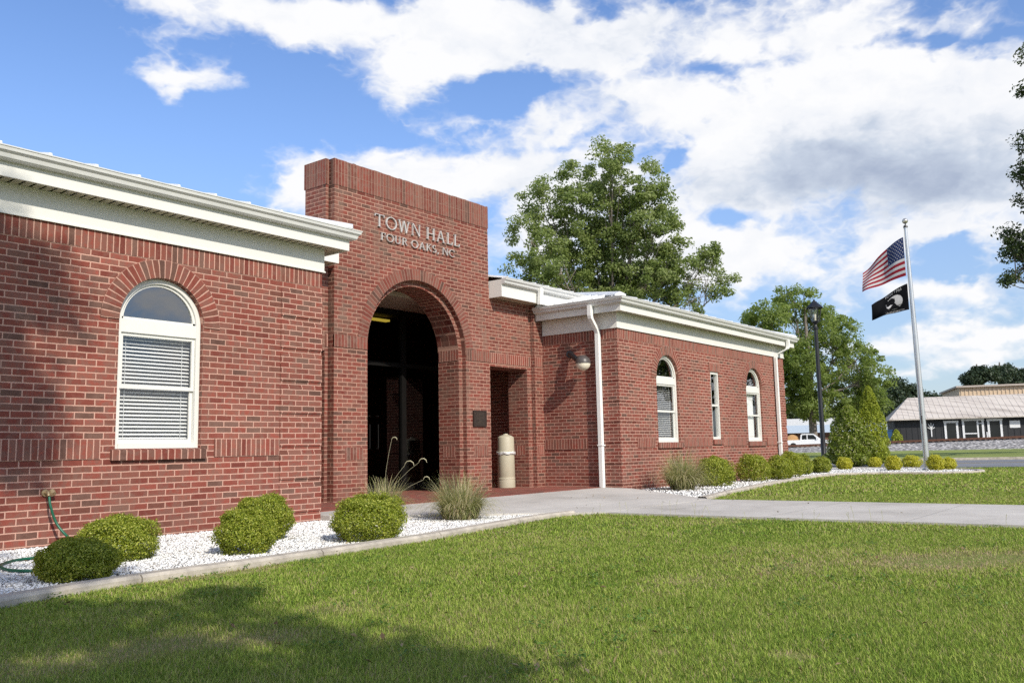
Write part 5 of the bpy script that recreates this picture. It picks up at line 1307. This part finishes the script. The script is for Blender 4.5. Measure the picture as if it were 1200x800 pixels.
# ================================================================== SMALL THINGS
# waste bin in the side opening
cx, cy, cz = 14.20, 11.22, -.751
cn = thing('waste_bin', (cx, cy, cz), 'beige domed waste bin with white bag edge in the side opening', 'bin')
mb = MB(); mb.lathe([(.0, 0), (.178, 0), (.180, .01), (.180, .145), (.174, .15), (.174, .162), (.180, .167), (.180, .20), (.174, .206), (.174, .214), (.178, .22), (.172, .70)], (cx, cy, cz), 28); mb.build('body', CAN, cn, smooth=True)
mb = MB(); mb.lathe([(.180, .70), (.180, .73), (.174, .735), (.170, 1.0), (.165, 1.02), (.12, 1.05), (.055, 1.07), (.045, 1.09), (0, 1.095)], (cx, cy, cz), 28); mb.build('lid', CAN, cn, smooth=True)
mb = MB(); r_ = random.Random(9); nn_ = 40
R0 = []
for lev, (rad, z) in enumerate(((.181, .725), (.190, .722), (.196, .70), (.192, .675), (.181, .668))):
    R0.append([(cx+(rad+r_.uniform(-.008, .012))*math.cos(2*math.pi*k/nn_), cy+(rad+r_.uniform(-.008, .012))*math.sin(2*math.pi*k/nn_), cz+z+.008*math.sin(k*.9)+r_.uniform(-.006, .006)) for k in range(nn_)])
for A, B in zip(R0, R0[1:]):
    for k in range(nn_): mb.face([A[k], A[(k+1)%nn_], B[(k+1)%nn_], B[k]])
mb.build('bag', BAG, cn, smooth=True)

# spigot and hose
sp_ = thing('wall_spigot', (4.01, F, -.315), 'brass wall spigot with the green hose attached', 'spigot')
mb = MB(); mb.tube([(4.01, F+.01, -.315), (4.01, F-.02, -.315)], .035, 14); mb.tube([(4.01, F-.02, -.315), (4.01, F-.075, -.315), (4.01, F-.095, -.345)], [.014, .016, .014], 10); mb.build('body', BRASS, sp_, smooth=True)
mb = MB(); mb.tube([(4.055, F-.05, -.30), (4.055, F-.08, -.33)], .03, 12); mb.tube([(4.01, F-.05, -.31), (4.055, F-.06, -.315)], .008, 8); mb.build('handle', BRASS, sp_, smooth=True)
hp = smooth_path([(4.01, 0), (1, 0)], 1)
def catmull(P, n=8):
    P = [Vector(p) for p in P]; out = []
    for i in range(len(P)-1):
        p0, p1, p2, p3 = P[max(i-1, 0)], P[i], P[i+1], P[min(i+2, len(P)-1)]
        for k in range(n):
            t = k/n; out.append(0.5*((2*p1)+(p2-p0)*t+(2*p0-5*p1+4*p2-p3)*t*t+(3*p1-p0-3*p2+p3)*t**3))
    out.append(P[-1]); return out
gz = G0+.045
mb = MB(); mb.tube(catmull([(4.01, F-.10, -.35), (4.02, F-.12, -.45), (4.08, F-.14, -.62), (4.15, F-.28, -.76), (4.1, 8.25, gz+.01), (3.85, 7.95, gz), (3.52, 7.84, gz), (3.32, 7.80, gz), (3.12, 7.60, gz), (3.02, 7.35, gz), (2.99, 7.12, gz), (3.06, 6.95, gz), (3.22, 7.02, gz), (3.5, 7.15, gz)]), .0125, 10)
tag(mb.build('garden_hose', HOSE, smooth=True), 'green garden hose hanging from the wall spigot and looped on the gravel', 'hose')

# flagpole
FB = Vector((28.30, 6.42, G0)); FT = Vector((28.16, 6.47, 6.52))
fp = thing('flagpole', FB, 'tall silver flagpole with ball finial rising from the gravel tip', 'flagpole')
mb = MB(); mb.tube([FB, FB.lerp(FT, .5), FT], [.085, .07, .042], 18); mb.build('pole', POLE, fp, smooth=True)
mb = MB(); mb.tube([FT, FT+Vector((0, 0, .06))], [.07, .05], 14); mb.tube([FT+Vector((0, 0, .06)), FT+Vector((0, 0, .13))], .018, 8); mb.build('truck', BLACK, fp)
mb = MB(); mb.lathe([(.085*math.sin(math.pi*k/14), -.085*math.cos(math.pi*k/14)) for k in range(15)], FT+Vector((0, 0, .20)), 20); mb.build('finial', plain('finial_metal', (0.55, 0.52, 0.46), .3, .8), fp, smooth=True)
mb = MB(); mb.tube([FB-Vector((0, 0, .02)), FB+Vector((0, 0, .06)), FB+Vector((0, 0, .10))], [.16, .15, .09], 18); mb.build('base_collar', POLE, fp, smooth=True)
side = Vector((-CR.x, -CR.y, 0))*.09
cb = FB.lerp(FT, .205)
mb = MB(); mb.obox(cb+side*.6-Vector((CF.x, CF.y, 0))*.05, (.02, 0, 0), (0, .02, 0), (0, 0, .12)); mb.build('cleat', LAMPCAP, fp)
mb = MB(); mb.tube([cb+side, FT+side*.6], .006, 5); mb.build('halyard', BAG, fp)
# flags: u runs along the fly, v down the hoist
def flag_surface(hoist_top, hoist_len, fly, d, droop, wave, ph):
    d = Vector(d).normalized(); nrm = Vector((-d.y, d.x, 0))
    def P(u, v, off=0.0):
        x = u*fly; z = -v*hoist_len - droop*(u**1.25)*(1-.60*v)
        y = wave*u*math.sin(u*5.5+v*2.2+ph)+wave*.5*u*math.sin(u*11-v*3+ph*2)
        return Vector(hoist_top)+d*(x*.93)+nrm*(y+off)+Vector((0, 0, z))
    return P
def fmat(name, col):
    mt, t = newmat(name); g = t.n('ShaderNodeTexCoord').outputs['Object']; nz = t.noise(g, 60, 2, .5); k = t.m('MULTIPLY_ADD', nz.outputs[0], .15, .92)
    c = t.v('MULTIPLY', (*col,), t.n('ShaderNodeCombineXYZ', i0=k, i1=k, i2=k)); b = t.n('ShaderNodeBsdfDiffuse', Color=c); tr = t.n('ShaderNodeBsdfTranslucent', Color=c)
    finish(t, t.n('ShaderNodeMixShader', i0=.30, i1=b, i2=tr)); return mt
RED, WHT, BLU, BLK = fmat('flag_red', (0.30, 0.025, 0.04)), fmat('flag_white', (0.56, 0.55, 0.56)), fmat('flag_blue', (0.03, 0.045, 0.12)), fmat('flag_black', (0.012, 0.012, 0.014))  # red, white and blue darkened: backlit shade put into the cloth colours
left = Vector((-CR.x, -CR.y, 0)); fdir = (left*.80+Vector((CF.x, CF.y, 0))*.55)
tq = lambda zz: FB.lerp(FT, (zz-FB.z)/(FT.z-FB.z))
H1 = tq(6.22)+left*.10
P = flag_surface(H1, 1.20, 1.35, fdir, .95, .17, .6)
uf = thing('american_flag', H1, 'american flag flying from the top of the flagpole', 'flag', None)
NU, NV = 48, 39
mb = MB()
for i in range(NU):
    for j in range(NV):
        u0, u1, v0, v1 = i/NU, (i+1)/NU, j/NV, (j+1)/NV; st = j//3
        canton = st < 7 and (i+.5)/NU < .40
        mb.face([P(u0, v0), P(u0, v1), P(u1, v1), P(u1, v0)], None, 2 if canton else (0 if st % 2 == 0 else 1))
mb.build('cloth', [RED, WHT, BLU], uf, smooth=True)
mb = MB()
for row in range(9):
    for c in range(6 if row % 2 == 0 else 5):
        uc = (.40/12)*(1+2*c+(row % 2)); vc = (7/13/10)*(row+1)
        for off in (.006, -.006):
            pts = []
            for k in range(10):
                a = math.pi*k/5+math.pi/2; q = .020 if k % 2 == 0 else .0085; pts.append(P(uc+q*math.cos(a)*1.2/1.35, vc-q*math.sin(a), off))
            cpt = P(uc, vc, off)
            for k in range(10): mb.face([cpt, pts[k], pts[(k+1) % 10]])
mb.build('stars', WHT, uf)
H2 = tq(4.78)+left*.10
P2 = flag_surface(H2, .80, 1.14, left*.93+Vector((CF.x, CF.y, 0))*.35, .62, .20, 2.1)
pf = thing('black_flag', H2, 'black flag with white round emblem below the american flag', 'flag', None)
mb = MB(); NU, NV = 36, 20
for i in range(NU):
    for j in range(NV): mb.face([P2(i/NU, j/NV), P2(i/NU, (j+1)/NV), P2((i+1)/NU, (j+1)/NV), P2((i+1)/NU, j/NV)])
mb.build('cloth', BLK, pf, smooth=True)
def decal(mb, polys, P, off, uc, vc, su, sv, flip):
    for poly in polys:
        mb.face([P(uc+(-x if flip else x)*su, vc-y*sv, off) for x, y in poly])
asp = .80/1.14
def disc(cx, cy, r, n=28): return [[(cx, cy), (cx+r*math.cos(2*math.pi*k/n), cy+r*math.sin(2*math.pi*k/n)), (cx+r*math.cos(2*math.pi*(k+1)/n), cy+r*math.sin(2*math.pi*(k+1)/n))] for k in range(n)]
head = [(-.62, -.70), (-.30, -.34), (-.34, -.16), (-.30, .30), (-.10, .52), (.22, .55), (.42, .36), (.44, .12), (.56, -.08), (.44, -.12), (.44, -.26), (.38, -.40), (.16, -.42), (.20, -.62), (.50, -.78)]
hpoly = [[(0, .05), a, b] for a, b in zip(head, head[1:]+head[:1])]
tower = [[(-.80, -.2), (-.62, -.2), (-.62, .42), (-.80, .42)], [(-.88, .42), (-.54, .42), (-.54, .52), (-.88, .52)], [(-.84, .52), (-.58, .52), (-.71, .66)]]
wire = [[(-.95, -.52), (.95, -.44), (.95, -.40), (-.95, -.48)]]
mb = MB(); mk = MB()
for off, fl in ((.006, True), (-.006, False)):
    decal(mb, disc(0, 0, .84), P2, off, .38, .54, .37*asp*1.05, .37, fl)
    decal(mk, hpoly+tower+wire, P2, off*1.6, .38, .54, .37*asp*1.05, .37, fl)
em = mb.build('emblem', WHT, pf); sub(mk.build('silhouette', BLK, pf), em)
def text_on(P, txt, uc, vc, hgt, wid, name):
    cu = bpy.data.curves.new('txt', 'FONT'); cu.body = txt; cu.align_x = 'CENTER'; cu.align_y = 'CENTER'; cu.resolution_u = 3
    to = bpy.data.objects.new('txt', cu); COL.objects.link(to)
    me = bpy.data.meshes.new_from_object(to.evaluated_get(bpy.context.evaluated_depsgraph_get())); bpy.data.objects.remove(to); bpy.data.curves.remove(cu)
    xs = [v.co.x for v in me.vertices]; sxx = max(xs)-min(xs); ys = [v.co.y for v in me.vertices]; syy = max(ys)-min(ys); cy_ = (max(ys)+min(ys))/2
    mb = MB()
    for off, fl in ((.008, True), (-.008, False)):
        for p in me.polygons:
            q = [me.vertices[i].co for i in p.vertices]
            mb.face([P(uc+(-1 if fl else 1)*(v.x/sxx)*wid, vc-((v.y-cy_)/syy)*hgt, off) for v in q])
    bpy.data.meshes.remove(me); o = mb.build(name, WHT, pf); return o
text_on(P2, 'POW * MIA', .38, .10, .12, .44, 'lettering'); text_on(P2, 'YOU ARE NOT FORGOTTEN', .38, .945, .06, .50, 'lettering')

# lamp post
LB = Vector((35.34, 11.8, G0))
lpo = thing('lamp_post', LB, 'tall black lamp post with four-sided lantern', 'lamp')
mb = MB(); mb.lathe([(.0, 0), (.125, 0), (.125, .05), (.098, .09), (.096, 1.0), (.092, 1.02), (.072, 5.45), (.10, 5.47), (.10, 5.52), (.06, 5.56), (.05, 5.66), (.12, 5.72), (.13, 5.76), (0, 5.76)], LB, 20); mb.build('pole', BLACK, lpo, smooth=True)
lz = LB.z+5.76
mb = MB()
for k in range(4):
    a = math.pi/4+k*math.pi/2; a2 = a+math.pi/2; q = lambda r_, z, aa: Vector((LB.x+r_*math.cos(aa), LB.y+r_*math.sin(aa), lz+z))
    mb.tube([q(.16, 0, a), q(.29, .56, a)], .018, 6); mb.tube([q(.29, .56, a), q(.29, .56, a2)], .020, 6); mb.tube([q(.16, .01, a), q(.16, .01, a2)], .018, 6)
ln = mb.build('lantern', BLACK, lpo)
mb = MB()
for k in range(4):
    a = math.pi/4+k*math.pi/2; a2 = a+math.pi/2; mb.face([q(.155, .01, a), q(.155, .01, a2), q(.283, .55, a2), q(.283, .55, a)])
sub(mb.build('pane', glassmat('lantern_glass', (0.86, 0.87, 0.86), 1.0, 0.03)), ln)
mb = MB(); mb.lathe([(.34, .56), (.34, .59), (.23, .70), (.13, .79), (.10, .84), (.05, .86), (.045, .90), (.03, .91), (.0, .97)], (LB.x, LB.y, lz), 8); sub(mb.build('lantern_cap', BLACK, lpo), ln)
mb = MB(); mb.lathe([(0, .05), (.045, .06), (.045, .28), (.03, .32), (0, .33)], (LB.x, LB.y, lz), 12); sub(mb.build('bulb', GLOBE, lpo), ln)

for o in list(bpy.data.objects):
    if '_w' in o: del o['_w']
